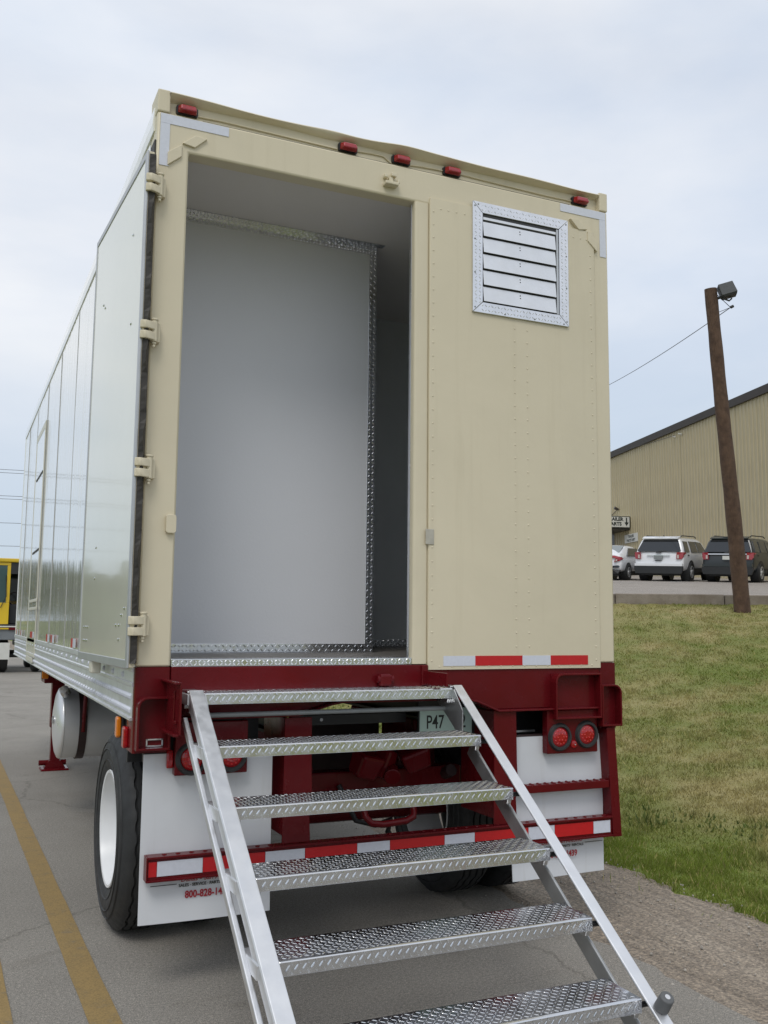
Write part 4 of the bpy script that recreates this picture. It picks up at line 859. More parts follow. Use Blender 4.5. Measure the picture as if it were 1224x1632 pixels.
# ------------------------------------------------------------------ folding aluminium stairs
SX0, SX1 = -1.040, 0.178; ST = thing('folding_stairs', 'bright aluminium tread-plate stairs with open rails hooked under the open doorway', 'stairs', (-0.43, -1.2, 0))
ty0, tz0, dy_, dz_ = -0.20, 1.297, -0.272, -0.1915
TD = 0.205
def tread_at(i, first=None):
    y, z = ty0+dy_*i, tz0+dz_*i
    if first is None:
        prof = [(0.000, -0.048), (0.004, -0.048), (0.004, -0.006), (0.008, -0.004), (TD-0.004, -0.004), (TD-0.004, -0.036), (TD, -0.036), (TD, 0), (0.010, 0), (0.004, -0.0015), (0.001, -0.005)]
        o = MB().prism([(y+a, z+b) for a, b in prof], 'x', SX0+0.003, SX1-0.003).build('tread', 'aluplate', ST, bevel=0.001)
        W_ = SX1-SX0-0.03
        diamonds(lambda u, v, h: (SX0+0.015+u, y+0.014+v, z+h), W_, TD-0.02, 0.0195, 0.0215, 0.0052, 0.0016).build('tread_pattern', 'aluplate', o, kind='stuff')
        d = MB(); nn = int(W_/0.028)
        for k in range(nn):
            u = (k+0.5)*W_/nn; a = R(52); ca_, sa_ = math.cos(a), math.sin(a)
            for cu_, cv_, sgn_, ln_ in ((u, 0.022, 1, 0.027), (u+W_/nn/2, 0.036, -1, 0.013), (u+W_/nn*0.5, 0.008, -1, 0.013)):
                pts = [(-ln_/2, 0, 0), (-ln_/4, -0.0032, 0), (ln_/4, -0.0032, 0), (ln_/2, 0, 0), (ln_/4, 0.0032, 0), (-ln_/4, 0.0032, 0), (-ln_/4, 0, 0.0012 if sgn_ > 0 else 0.0004), (ln_/4, 0, 0.0012 if sgn_ > 0 else 0.0004)]
                d.add([(SX0+0.015+min(max(cu_+(p*ca_-q*sa_*sgn_), 0.002), W_), y-h, z-0.046+cv_+(p*sa_*sgn_+q*ca_)) for p, q, h in pts], [(0, 1, 6), (1, 2, 7, 6), (2, 3, 7), (3, 4, 7), (4, 5, 6, 7), (5, 0, 6)])
        d.build('nose_pattern', 'aluplate', o, kind='stuff')
        for x0, x1 in ((SX0, SX0+0.0028), (SX1-0.0028, SX1)):
            MB().prism([(y+0.006, z-0.052), (y+TD-0.006, z-0.052), (y+TD-0.002, z-0.003), (y+0.006, z-0.003)], 'x', x0, x1).build('end_plate', 'alurail', o)
        for x0, x1 in ((SX0-0.050, SX0+0.02), (SX1-0.02, SX1+0.046)): MB().cyl((x0, y+0.030, z-0.034), (x1, y+0.030, z-0.034), 0.010, n=10).build('pivot_bolt', 'black', o)
        MB().prism([(y+0.004, z-0.050), (y+TD-0.02, z-0.050), (y+TD-0.02, z-0.004), (y+0.004, z-0.004)], 'x', SX0-0.072, SX0-0.001).build('end_box', 'alurail', o, bevel=0.002)
        MB().cyl((SX1-0.02, y+0.13, z-0.058), (SX1+0.03, y+0.13, z-0.058), 0.010, n=10).build('pivot_bolt', 'black', o)
        for x0, x1 in ((SX0+0.003, SX0+0.024), (SX1-0.024, SX1-0.003)): MB().prism([(y+0.012, z-0.05), (y+0.07, z-0.05), (y+0.05, z-0.072), (y+0.02, z-0.072)], 'x', x0, x1).build('pivot_lug', 'alu', o, bevel=0.003)
        return o
    c = copy_tree(first, ST); c.location = first.location+Vector((0, dy_*i, dz_*i)); return c
t0_ = tread_at(0)
for i in range(1, 7): tread_at(i, t0_)
sl_ = Vector((0, dy_, dz_)).normalized(); nl_ = Vector((0, dz_, -dy_)).normalized()
if nl_.z < 0: nl_ = -nl_
def rail(x0, x1, off, th, t_start, t_end, name, m='alurail'):
    o_ = Vector((0, ty0, tz0))+nl_*off
    a = o_+sl_*t_start; b = o_+sl_*t_end; h = nl_*th/2
    ps = [(x0, *(a-h)[1:]), (x1, *(a-h)[1:]), (x1, *(b-h)[1:]), (x0, *(b-h)[1:]), (x0, *(a+h)[1:]), (x1, *(a+h)[1:]), (x1, *(b+h)[1:]), (x0, *(b+h)[1:])]
    return MB().hexa(ps).build(name, m, ST, bevel=0.004)
LE = 2.23
for s in (-1, 1):
    xi = SX0-0.002 if s < 0 else SX1+0.002; xo = xi+s*(0.064 if s < 0 else 0.050)
    rail(min(xi, xo), max(xi, xo), 0.004, 0.009, -0.015, LE, 'upper_rail')
    rail(min(xo-s*0.008, xo), max(xo-s*0.008, xo), -0.026, 0.050, -0.015, LE, 'upper_rail_web')
    if s > 0: rail(xi+0.004, xi+0.016, -0.133, 0.074, 0.27, LE-0.06, 'lower_rail', 'alurailside')  # duller metal here puts the shade of the inner face into the colour
    else:
        rail(xi-0.088, xi-0.068, -0.094, 0.034, 0.06, LE-0.06, 'lower_rail', 'alurail')
        rail(xi-0.012, xi-0.004, -0.070, 0.060, 0.10, LE-0.06, 'rail_web', 'alurailside')
    mp2 = MB().prism([(-0.215, 1.292), (-0.05, 1.292), (-0.05, 1.225), (-0.235, 1.10), (-0.30, 1.10), (-0.30, 1.20)], 'x', min(xi-s*0.001, xi-s*0.007), max(xi-s*0.001, xi-s*0.007))
    mp2.build('mount_plate', 'alurailside', ST, bevel=0.001)
    bk = MB().box(min(xi, xo), max(xi, xo), -0.165, -0.035, 1.268, 1.306).box(min(xi, xo-s*0.02), max(xi, xo-s*0.02), -0.12, -0.05, 1.205, 1.267)
    bk.build('hook_bracket', 'alu', ST, bevel=0.006)
    MB().cyl((xi+s*0.02, -0.10, 1.24), (xi+s*0.062, -0.10, 1.24), 0.016, n=12).build('hook_bolt', 'alu', ST, smooth=40)
    # foot pad at the bottom
    fo_ = Vector((0, ty0, tz0))+sl_*LE
    B('foot_pad', 'greyrub', ST, min(xi, xo)-0.01, max(xi, xo)+0.01, fo_.y-0.06, fo_.y+0.04, 0.002, max(0.03, fo_.z-0.02), bevel=0.006)
    pb = Vector((0, ty0, tz0))+nl_*0.010+sl_*1.715; xm = (xi+xo)/2+s*0.012
    a = Vector((xm, pb.y, pb.z)); b = a+nl_*0.058
    rb = MB().cyl(a, b, 0.0265, 0.0245, n=22).build('rubber_bumper', 'greyrub', ST, bevel=0.004, smooth=40)
    MB().cyl(b-nl_*0.004, b+nl_*0.0015, 0.0095, n=12).build('bumper_screw', 'chrome', rb, smooth=40)
MB().cyl((SX0, -0.115, 1.195), (SX1, -0.115, 1.195), 0.011, n=12).build('cross_rod', 'greypaint', ST, smooth=40)

# ------------------------------------------------------------------ metal building beyond the parking lot
RW = Vector((30.23, 26.15, 0)); WD = Vector((4.36, 16.6, 0)).normalized(); WN = Vector((-WD.y, WD.x, 0))   # WN faces the lot
def wp(s, n, z): p = RW+WD*s+WN*n; return (p.x, p.y, z)
M['wall'] = mat('tan_wall_steel', (0.42, 0.36, 0.225), 0.5, var=0.06, vscale=0.6, rvar=0.08, bump=0.002, bscale=2)
M['brown'] = mat('brown_trim', (0.045, 0.036, 0.033), 0.5, var=0.1)
M['signw'] = mat('sign_white', (0.62, 0.62, 0.58), 0.5, var=0.06, vscale=6)
M['darkdoor'] = mat('dark_door', (0.03, 0.028, 0.026), 0.4)
bl = thing('metal_building', 'long tan ribbed metal building with dark brown eave trim beyond the cars', 'building', (32.0, 33.0, 3.5))
PWid = 0.915; ZT = 12.05; ZG = 2.6
prof = []
for r_ in range(3):
    s0 = r_*PWid/3; prof += [(s0, 0), (s0+0.05, 0), (s0+0.08, 0.038), (s0+0.12, 0.038), (s0+0.15, 0), (s0+0.305-0.001, 0)]
mb = MB(); nP = len(prof)
for s_, n_ in prof: mb.v += [tuple(WD*s_+WN*n_+Vector((0, 0, ZG))), tuple(WD*s_+WN*n_+Vector((0, 0, ZT)))]
for k in range(nP-1): mb.f.append((2*k, 2*k+2, 2*k+3, 2*k+1))
first = mb.build('wall_panel', 'wall', bl, off=(0, 0, 0), recalc=False)
for i in range(-14, 34):
    o = first if i == -14 else first.copy()
    if i != -14: COL.objects.link(o)
    p = RW+WD*(i*PWid)+WN*random.uniform(-0.004, 0.004); o.location = p-OFF
s0, s1 = -14*PWid, 34*PWid
MB().hexa([wp(s0, -0.02, ZG), wp(s1, -0.02, ZG), wp(s1, -16, ZG), wp(s0, -16, ZG), wp(s0, -0.02, ZT-0.05), wp(s1, -0.02, ZT-0.05), wp(s1, -16, ZT-0.05), wp(s0, -16, ZT-0.05)]).build('building_core', 'wall', bl)
MB().hexa([wp(s0-.1, 0.14, ZT-0.18), wp(s1+.1, 0.14, ZT-0.18), wp(s1+.1, -0.02, ZT-0.18), wp(s0-.1, -0.02, ZT-0.18), wp(s0-.1, 0.20, ZT+0.16), wp(s1+.1, 0.20, ZT+0.16), wp(s1+.1, -0.02, ZT+0.16), wp(s0-.1, -0.02, ZT+0.16)]).build('eave_trim', 'brown', bl)
MB().hexa([wp(s0-.1, 0.12, ZT+0.161), wp(s1+.1, 0.12, ZT+0.161), wp(s1+.1, -8, ZT+0.9), wp(s0-.1, -8, ZT+0.9), wp(s0-.1, 0.12, ZT+0.20), wp(s1+.1, 0.12, ZT+0.20), wp(s1+.1, -8, ZT+0.95), wp(s0-.1, -8, ZT+0.95)]).build('roof', 'brown', bl)
dr = MB().hexa([wp(16.9, 0.045, 4.4), wp(18.4, 0.045, 4.4), wp(18.4, 0.0, 4.4), wp(16.9, 0.0, 4.4), wp(16.9, 0.045, 7.24), wp(18.4, 0.045, 7.24), wp(18.4, 0.0, 7.24), wp(16.9, 0.0, 7.24)]).build('door', 'darkdoor', bl)
MB().hexa([wp(16.98, 0.052, 5.0), wp(17.25, 0.052, 5.0), wp(17.25, 0.046, 5.0), wp(16.98, 0.046, 5.0), wp(16.98, 0.052, 5.75), wp(17.25, 0.052, 5.75), wp(17.25, 0.046, 5.75), wp(16.98, 0.046, 5.75)]).build('door_notice', 'signw', dr)
ins = MB()
for s_ in (8.0, 8.7): ins.cyl(wp(s_, 0.03, 11.56), wp(s_, 0.22, 11.60), 0.05, 0.03, 8)
ins.build('insulator', 'signw', bl)
MB().cyl(wp(16.2, 0.05, 8.55), wp(16.2, 0.30, 8.65), 0.06, 0.1, 8).build('wall_lamp', 'brown', bl)
MB().tube([wp(17.6+0.3*k, 0.06, 8.30+0.07*k) for k in range(0, 1)]+[wp(17.6, 0.06, 8.2), wp(16.2, 0.06, 8.62)], 0.02, 5).build('conduit', 'brown', bl)
# signs
def sgn(name, label, s0, s1, z0, z1, n0, n1):
    c_ = RW+WD*((s0+s1)/2)+WN*n0; t_ = thing(name, label, 'sign', (c_.x, c_.y, z0))
    MB().hexa([wp(s0, n0, z0), wp(s1, n0, z0), wp(s1, n1, z0), wp(s0, n1, z0), wp(s0, n0, z1), wp(s1, n0, z1), wp(s1, n1, z1), wp(s0, n1, z1)]).build('sign_board', 'signw', t_, bevel=0.01)
    return t_
xd = -WD   # reading direction seen from the lot
S1c = RW+WD*14.6; S1 = thing('sign', 'white awning sign reading TRAILER PARTS with a down arrow over the door', 'sign', (S1c.x, S1c.y, 7.2))
MB().hexa([wp(14.58, 0.05, 7.28), wp(17.6, 0.05, 7.28), wp(17.6, 1.85, 7.28), wp(14.58, 1.85, 7.28), wp(14.58, 0.05, 7.96), wp(17.6, 0.05, 7.96), wp(17.6, 1.85, 7.96), wp(14.58, 1.85, 7.96)]).build('sign_board', 'signw', S1, bevel=0.01)
MB().hexa([wp(14.64, 0.05, 7.16), wp(17.6, 0.05, 7.16), wp(17.6, 1.8, 7.16), wp(14.64, 1.8, 7.16), wp(14.64, 0.05, 7.275), wp(17.6, 0.05, 7.275), wp(17.6, 1.8, 7.275), wp(14.64, 1.8, 7.275)]).build('awning_soffit', 'darkdoor', S1)
text('TRAILER', 0.275, 'ink', S1, wp(14.574, 1.50, 7.69), -WN, (0, 0, 1), bold=0.012, sx=1.0); text('PARTS', 0.275, 'ink', S1, wp(14.574, 1.40, 7.41), -WN, (0, 0, 1), bold=0.012, sx=1.05)
mb = MB()
for poly in ([(0.31, 7.88), (0.23, 7.88), (0.23, 7.58), (0.31, 7.58)], [(0.40, 7.60), (0.14, 7.60), (0.27, 7.38)]):
    k = len(mb.v); mb.v += [wp(14.573, a_, z_) for a_, z_ in poly]; mb.f.append(tuple(range(k, k+len(poly))))
mb.build('down_arrow', 'ink', S1)
for n0, n1, z0, z1 in ((0.05, 1.85, 7.28, 7.315), (0.05, 1.85, 7.925, 7.96), (0.05, 0.085, 7.316, 7.924), (1.815, 1.85, 7.316, 7.924)):
    MB().hexa([wp(14.57, n0, z0), wp(14.579, n0, z0), wp(14.579, n1, z0), wp(14.57, n1, z0), wp(14.57, n0, z1), wp(14.579, n0, z1), wp(14.579, n1, z1), wp(14.57, n1, z1)]).build('sign_border', 'ink', S1)
S2 = sgn('sign', 'small white wall sign reading TRAILER PARTS DEPT beside the door', 13.55, 15.35, 6.42, 6.92, 0.045, 0.075)
text('TRAILER', 0.21, 'ink', S2, wp(14.45, 0.078, 6.71), xd, (0, 0, 1), align='CENTER', bold=0.008); text('PARTS DEPT', 0.21, 'ink', S2, wp(14.45, 0.078, 6.48), xd, (0, 0, 1), align='CENTER', bold=0.008)

# ------------------------------------------------------------------ parked cars
M['glass'] = mat('tinted_glass', (0.018, 0.022, 0.028), 0.06, coat=0.3)
M['glass2'] = mat('light_glass', (0.10, 0.13, 0.14), 0.06, coat=0.3)
M['plastic'] = mat('dark_plastic', (0.018, 0.019, 0.02), 0.5, var=0.1)
M['cwhite'] = mat('white_car_paint', (0.74, 0.75, 0.77), 0.25, coat=0.6)
M['cdark'] = mat('charcoal_car_paint', (0.022, 0.027, 0.030), 0.3, coat=0.35)
M['tail'] = mat('tail_lamp_red', (0.27, 0.010, 0.018), 0.2, coat=0.5)
M['tailc'] = mat('tail_lamp_clear', (0.5, 0.42, 0.38), 0.2, coat=0.5)
M['alloy'] = mat('alloy_wheel', (0.72, 0.73, 0.74), 0.35, metal=0.4)
def loft(rows):
    """rows: list of half-sections [(x, y, z), ...] from sill to roof centre; mirrored, with end caps"""
    mb = MB(); n = len(rows[0])
    for r_ in rows: mb.v += r_
    for r_ in rows: mb.v += [(-x, y, z) for x, y, z in r_]
    m = len(rows); st = m*n
    for i in range(m-1):
        for k in range(n-1):
            a = i*n+k; mb.f += [(a, a+n, a+n+1, a+1), (st+a, st+a+1, st+a+n+1, st+a+n)]
    for i in (0, m-1):
        for k in range(n-1): a = i*n+k; mb.f.append((a, a+1, st+a+1, st+a))
    for i in range(m-1): a = i*n; mb.f.append((a, st+a, st+a+n, a+n))
    return mb
def car(name, label, paint, pos, heading, cfg):
    global OFF
    root = bpy.data.objects.new(name, None); COL.objects.link(root); tag(root, label, 'car', 'cars parked by the tan building')
    z = float(lotz(np.array([pos[0]]), np.array([pos[1]]))[0]); up_ = Vector((-0.066*KN.x, -0.066*KN.y, 1)).normalized()
    f_ = Vector((math.sin(R(heading)), math.cos(R(heading)), 0)); f_ = (f_-up_*f_.dot(up_)).normalized(); r_ = f_.cross(up_)
    root.matrix_world = Matrix(((r_.x, f_.x, up_.x, pos[0]), (r_.y, f_.y, up_.y, pos[1]), (r_.z, f_.z, up_.z, z+0.004), (0, 0, 0, 1)))
    OFF = Vector((0, 0, 0))
    S = cfg['scale']
    body = loft([[(x*S[0], y*S[1], z_*S[2]) for x, y, z_ in row] for row in cfg['rows']]).build('body', paint, root, smooth=32)
    sub = body.modifiers.new('s', 'SUBSURF'); sub.levels = 1; sub.render_levels = 2
    def quad(nm, m, pts, th=(0, 0, 0), par=root):
        mb = MB(); k = len(pts); t_ = Vector(th); mb.v = [tuple(p) for p in pts]+[tuple(Vector(p)+t_) for p in pts]
        mb.f = [tuple(range(k)), tuple(range(2*k-1, k-1, -1))]+[(i, (i+1) % k, k+(i+1) % k, k+i) for i in range(k)]
        return mb.build(nm, m, par)
    cfg['detail'](root, quad, body)
    for yw in cfg['wheels']:
        for s in (-1, 1):
            x = s*cfg['track']; rr = cfg['wr']
            MB().cyl((s*(cfg['track']-0.34), yw, rr+0.015), (s*cfg['arch'], yw, rr+0.015), rr*1.16, n=28).build('wheel_arch', 'plastic', root, smooth=40)
            w = MB().lathe([(rr*0.62, s*0.0), (rr*0.8, s*0.018), (rr*0.95, s*0.005), (rr, -s*0.03), (rr, -s*0.18), (rr*0.9, -s*0.22)], (x, yw, rr), 'x', 32).build('wheel', 'rubber', root, smooth=40)
            MB().lathe([(rr*0.63, s*0.002), (rr*0.58, -s*0.01), (rr*0.55, -s*0.05), (0.0001, -s*0.06)], (x, yw, rr), 'x', 28).build('wheel_well', 'plastic', w)
            sp = MB()
            for k in range(5):
                a = 2*math.pi*k/5+0.3; c0 = Vector((x-s*0.018, yw, rr)); d = Vector((0, math.cos(a), math.sin(a)))
                sp.beam(c0+d*0.03, c0+d*rr*0.6, 0.075, 0.02, (1, 0, 0))
            sp.lathe([(rr*0.55, s*0.004), (rr*0.63, s*0.006), (rr*0.64, -s*0.02)], (x, yw, rr), 'x', 28); sp.cyl((x-s*0.03, yw, rr), (x+s*0.004, yw, rr), 0.06, n=14)
            sp.build('alloy_rim', 'alloy', w, smooth=40)
    return root
# SUV, rear at y=-2.5; half-section: sill, lower, shoulder, belt, window top, roof edge, roof centre
def suvrow(y, dy=(0,)*7, w=1.0, hood=None, zt=1.0):
    base = [(0.86, 0.34), (0.955, 0.50), (0.985, 0.80), (0.965, 1.10), (0.80, 1.60), (0.70, 1.705), (0.0, 1.755)]
    row = []
    for k, (x, z) in enumerate(base):
        if hood is not None and k >= 3:
            x, z = [(0.93, min(1.02, hood)), (0.80, hood), (0.62, hood+0.02), (0.0, hood+0.04)][k-3]
        row.append((x*w, y+dy[k], z if k < 4 or hood is not None else 1.10+(z-1.10)*zt))
    return row
SUV = [suvrow(-2.44, (0.10, 0.0, 0.01, 0.04, 0.30, 0.30, 0.26), 0.93), suvrow(-2.40, (0.08, 0, 0.02, 0.06, 0.30, 0.34, 0.32), 0.985), suvrow(-2.0, (0, 0, 0, 0, 0.05, 0.06, 0.06)), suvrow(-1.0), suvrow(0.0), suvrow(0.45, zt=0.99),
       suvrow(0.95, (0, 0, 0, 0.15, 0, 0, 0), zt=0.80), suvrow(1.35, hood=1.10), suvrow(2.0, hood=1.06, w=0.98), suvrow(2.35, hood=0.98, w=0.93), suvrow(2.48, hood=0.86, w=0.82)]
def suv_detail(root, quad, body, dark, plate):
    tr = 'plastic'
    def rear(nm, m, pts2, d=0.0, th=0.05):      # points (x, z) on the tailgate plane
        def yy(z): return -2.43+0.02*(z-0.5) if z < 1.08 else -2.405+0.60*(z-1.10)
        return quad(nm, m, [(x, yy(z)-0.045-d, z) for x, z in pts2], (0, th, 0))
    rear('rear_window', 'glass', [(-0.80, 1.15), (0.80, 1.15), (0.845, 1.20), (0.70, 1.56), (-0.70, 1.56), (-0.845, 1.20)])
    rear('window_shade', 'plastic', [(-0.70, 1.565), (0.70, 1.565), (0.66, 1.63), (-0.66, 1.63)], 0.03)
    quad('spoiler', 'cdark' if dark else 'cwhite', [(-0.70, -2.24, 1.655), (0.70, -2.24, 1.655), (0.72, -1.95, 1.72), (-0.72, -1.95, 1.72)], (0, 0.0, 0.035))
    rear('chrome_strip', 'chrome', [(-0.72, 1.055), (0.72, 1.055), (0.72, 1.085), (-0.72, 1.085)] if dark else [(-0.45, 1.00), (0.45, 1.00), (0.45, 1.025), (-0.45, 1.025)], 0.012)
    pl_ = rear('licence_plate', 'signw' if dark else 'greypaint', [(-0.17, 0.86), (0.17, 0.86), (0.17, 1.00), (-0.17, 1.00)], 0.014)
    if dark: quad('plate_print', 'greypaint', [(-0.12, -2.472, 0.905), (0.12, -2.472, 0.905), (0.12, -2.472, 0.95), (-0.12, -2.472, 0.95)], (0, 0.004, 0), pl_)
    rear('badge', 'plastic', [(-0.10, 1.10), (0.10, 1.10), (0.10, 1.14), (-0.10, 1.14)], 0.012)
    rear('wiper', 'plastic', [(0.0, 1.16), (0.30, 1.17), (0.30, 1.20), (0.0, 1.20)], 0.02)
    rear('tailgate_handle', 'plastic', [(-0.12, 0.79), (0.12, 0.79), (0.12, 0.82), (-0.12, 0.82)], 0.01)
    rear('lower_bumper', 'plastic', [(-0.90, 0.30), (0.90, 0.30), (0.95, 0.45), (0.95, 0.585), (-0.95, 0.585), (-0.95, 0.45)], 0.03, 0.12)
    rear('bumper_ledge', 'cdark' if dark else 'cwhite', [(-0.93, 0.595), (0.93, 0.595), (0.93, 0.69), (-0.93, 0.69)], 0.035, 0.10)
    for s in (-1, 1):
        quad('tail_lamp', 'tail', [(s*0.70, -2.475, 0.86), (s*0.90, -2.45, 0.86), (s*0.955, -2.40, 0.95), (s*0.955, -2.36, 1.13), (s*0.72, -2.455, 1.13), (s*0.70, -2.465, 1.0)], (0, 0.08, 0))
        quad('reverse_lens', 'tailc', [(s*0.73, -2.485, 0.89), (s*0.80, -2.48, 0.89), (s*0.80, -2.475, 1.03), (s*0.73, -2.48, 1.03)], (0, 0.02, 0))
        quad('tail_lamp', 'tail', [(s*0.985, -2.32, 1.03), (s*0.985, -2.12, 1.10), (s*0.975, -2.12, 1.13), (s*0.972, -2.36, 1.13)], (-s*0.05, 0, 0))
        quad('bumper_reflector', 'tail', [(s*0.55, -2.475, 0.47), (s*0.82, -2.475, 0.47), (s*0.82, -2.475, 0.51), (s*0.55, -2.475, 0.51)], (0, 0.03, 0))
        def sw(y, z, o=0.012): return (s*(0.965-(z-1.10)*0.33+o), y, z)
        quad('side_window', 'glass', [sw(-2.16, 1.14), sw(-1.58, 1.14), sw(-1.50, 1.56), sw(-2.02, 1.56)], (-s*0.04, 0, 0))
        quad('side_window', 'glass', [sw(-1.32, 1.14), sw(-0.42, 1.14), sw(-0.42, 1.57), sw(-1.26, 1.57)], (-s*0.04, 0, 0))
        quad('side_window', 'glass', [sw(-0.32, 1.14), sw(0.85, 1.14), sw(0.38, 1.55), sw(-0.32, 1.57)], (-s*0.04, 0, 0))
        quad('side_cladding', 'plastic', [(s*0.955, -1.0, 0.34), (s*0.955, 1.1, 0.34), (s*0.985, 1.1, 0.50), (s*0.985, -1.0, 0.50)], (-s*0.06, 0, 0))
        MB().tube([(s*0.70, -1.85, 1.73), (s*0.69, -1.7, 1.785), (s*0.69, 0.0, 1.785), (s*0.70, 0.2, 1.73)], 0.022, 6).build('roof_rail', 'plastic', root)
        quad('side_badge', 'plastic', [(s*0.99, -1.86, 1.0), (s*0.99, -1.70, 1.0), (s*0.988, -1.70, 1.04), (s*0.988, -1.86, 1.04)], (-s*0.02, 0, 0))
        quad('wing_mirror', 'cdark' if dark else 'cwhite', [(s*0.95, 0.80, 1.08), (s*1.14, 0.78, 1.10), (s*1.14, 0.78, 1.26), (s*0.97, 0.80, 1.24)], (0, 0.10, 0))
    MB().cyl((0, -1.7, 1.75), (0, -1.78, 1.80), 0.035, 0.015, 8).build('antenna', 'plastic', root)
    MB().box(-0.75, 0.75, -2.2, 2.0, 0.22, 0.36).build('underbody', 'plastic', root)
cfgW = dict(rows=SUV, scale=(1, 1, 1), detail=lambda a, b, c_: suv_detail(a, b, c_, False, 0), wheels=(-1.43, 1.43), track=1.004, wr=0.375, arch=0.989)
cfgD = dict(rows=SUV, scale=(1, 1, 1), detail=lambda a, b, c_: suv_detail(a, b, c_, True, 1), wheels=(-1.43, 1.43), track=1.004, wr=0.375, arch=0.989)
def cpos(rx, ry, heading, back): return (rx+math.sin(R(heading))*back, ry+math.cos(R(heading))*back)
HWt, HDk, HSe = 58.0, 60.0, 57.0
car('parked_car', 'white SUV with dark lower bumper parked between sedan and dark SUV', 'cwhite', cpos(22.93, 25.05, HWt, 2.48), HWt, cfgW)
car('parked_car', 'charcoal SUV with chrome tailgate strip parked behind the wooden pole', 'cdark', cpos(24.70, 23.25, HDk, 2.48), HDk, cfgD)
def sedrow(y, pts, dy=(0,)*7): return [(x, y+d, z) for (x, z), d in zip(pts, dy)]
s_low = [(0.80, 0.30), (0.88, 0.42), (0.90, 0.68)]
SED = [sedrow(-2.30, [(0.72, 0.36), (0.82, 0.46), (0.84, 0.74), (0.78, 0.94), (0.70, 1.00), (0.40, 1.03), (0, 1.04)], (0.10, 0, 0.02, 0.08, 0.14, 0.16, 0.16)),
       sedrow(-2.12, s_low+[(0.87, 0.94), (0.76, 1.03), (0.50, 1.06), (0, 1.07)]), sedrow(-1.75, s_low+[(0.88, 0.97), (0.70, 1.10), (0.56, 1.15), (0, 1.17)]),
       sedrow(-0.85, s_low+[(0.88, 0.97), (0.66, 1.34), (0.56, 1.40), (0, 1.43)]), sedrow(0.0, s_low+[(0.88, 0.96), (0.66, 1.36), (0.56, 1.42), (0, 1.45)]),
       sedrow(0.5, s_low+[(0.88, 0.95), (0.68, 1.25), (0.56, 1.31), (0, 1.34)]), sedrow(1.15, s_low+[(0.86, 0.92), (0.74, 0.98), (0.55, 1.0), (0, 1.02)]),
       sedrow(1.9, s_low+[(0.84, 0.82), (0.70, 0.86), (0.5, 0.88), (0, 0.9)]), sedrow(2.28, [(0.62, 0.30), (0.70, 0.42), (0.72, 0.60), (0.66, 0.68), (0.55, 0.70), (0.4, 0.71), (0, 0.72)])]
def sed_detail(root, quad, body):
    for s in (-1, 1):
        quad('tail_lamp', 'tail', [(s*0.35, -2.245, 0.98), (s*0.60, -2.235, 0.99), (s*0.86, -2.20, 0.93), (s*0.91, -2.08, 0.86), (s*0.84, -2.24, 0.78), (s*0.62, -2.33, 0.72), (s*0.70, -2.30, 0.88), (s*0.40, -2.29, 0.94)], (0, 0.10, 0))
        quad('reverse_lens', 'tailc', [(s*0.68, -2.345, 0.76), (s*0.74, -2.325, 0.76), (s*0.76, -2.315, 0.84), (s*0.72, -2.325, 0.84)], (0, 0.03, 0))
        quad('bumper_vent', 'glass', [(s*0.55, -2.335, 0.50), (s*0.80, -2.30, 0.50), (s*0.84, -2.28, 0.55), (s*0.78, -2.30, 0.60), (s*0.58, -2.335, 0.58)], (0, 0.05, 0))
        quad('side_window', 'glass', [(s*0.89, -1.45, 0.99), (s*0.90, 0.65, 0.98), (s*0.70, 0.25, 1.30), (s*0.685, -0.75, 1.30)], (-s*0.04, 0, 0))
    quad('rear_window', 'glass2', [(-0.66, -1.80, 1.125), (0.66, -1.80, 1.125), (0.58, -1.0, 1.40), (-0.58, -1.0, 1.40)], (0, 0, -0.03))
    quad('lower_bumper', 'plastic', [(-0.78, -2.30, 0.27), (0.78, -2.30, 0.27), (0.84, -2.24, 0.40), (0.5, -2.335, 0.46), (-0.5, -2.335, 0.46), (-0.84, -2.24, 0.40)], (0, 0.12, 0))
    quad('licence_plate', 'signw', [(-0.16, -2.335, 0.62), (0.16, -2.335, 0.62), (0.16, -2.325, 0.76), (-0.16, -2.325, 0.76)], (0, 0.02, 0))
    MB().box(-0.7, 0.7, -2.0, 2.0, 0.18, 0.32).build('underbody', 'plastic', root)
cfgS = dict(rows=SED, scale=(1, 1, 1), detail=sed_detail, wheels=(-1.36, 1.36), track=0.918, wr=0.325, arch=0.906)
car('parked_car', 'white sedan with hooked red tail lamp half hidden by the trailer', 'cwhite', cpos(21.55, 26.95, HSe, 2.3), HSe, cfgS)

# ------------------------------------------------------------------ wooden pole with floodlight, wires
M['polewood'] = mat('creosote_wood', (0.062, 0.034, 0.022), 0.85, col2=(0.135, 0.080, 0.052), vscale=7, bump=0.03, bscale=10, bstretch=(6, 6, 0.2))
pb_ = Vector((13.16, 10.91, 1.45)); pt_ = Vector((12.10, 10.49, 8.66))
UP = thing('utility_pole', 'leaning brown wooden pole with a floodlight on top at the lot edge', 'pole', tuple(pb_))
mb = MB(); N = 24; pts = []; rs = []
for i in range(N+1):
    t_ = i/N; p = pb_.lerp(pt_, t_); pts.append(p+Vector((0.015*math.sin(t_*7), 0.01*math.cos(t_*5), 0))); rs.append(0.172-0.047*t_+0.004*math.sin(i*1.7))
mb.tube(pts, rs, 20).build('pole_shaft', 'polewood', UP, smooth=50)
fx = Vector((12.36, 10.28, 8.60)); a_, b_, c_ = rt.copy(), Vector((0, 0, 1)), Vector((0.3, -0.95, 0)).normalized()
ax_ = Vector((0.80, -0.55, 0.25)).normalized(); az_ = Vector((-0.15, 0.2, 0.97)).normalized(); ay_ = az_.cross(ax_).normalized(); az_ = ax_.cross(ay_)
def fp(x, y, z): return tuple(fx+ax_*x+ay_*y+az_*z)
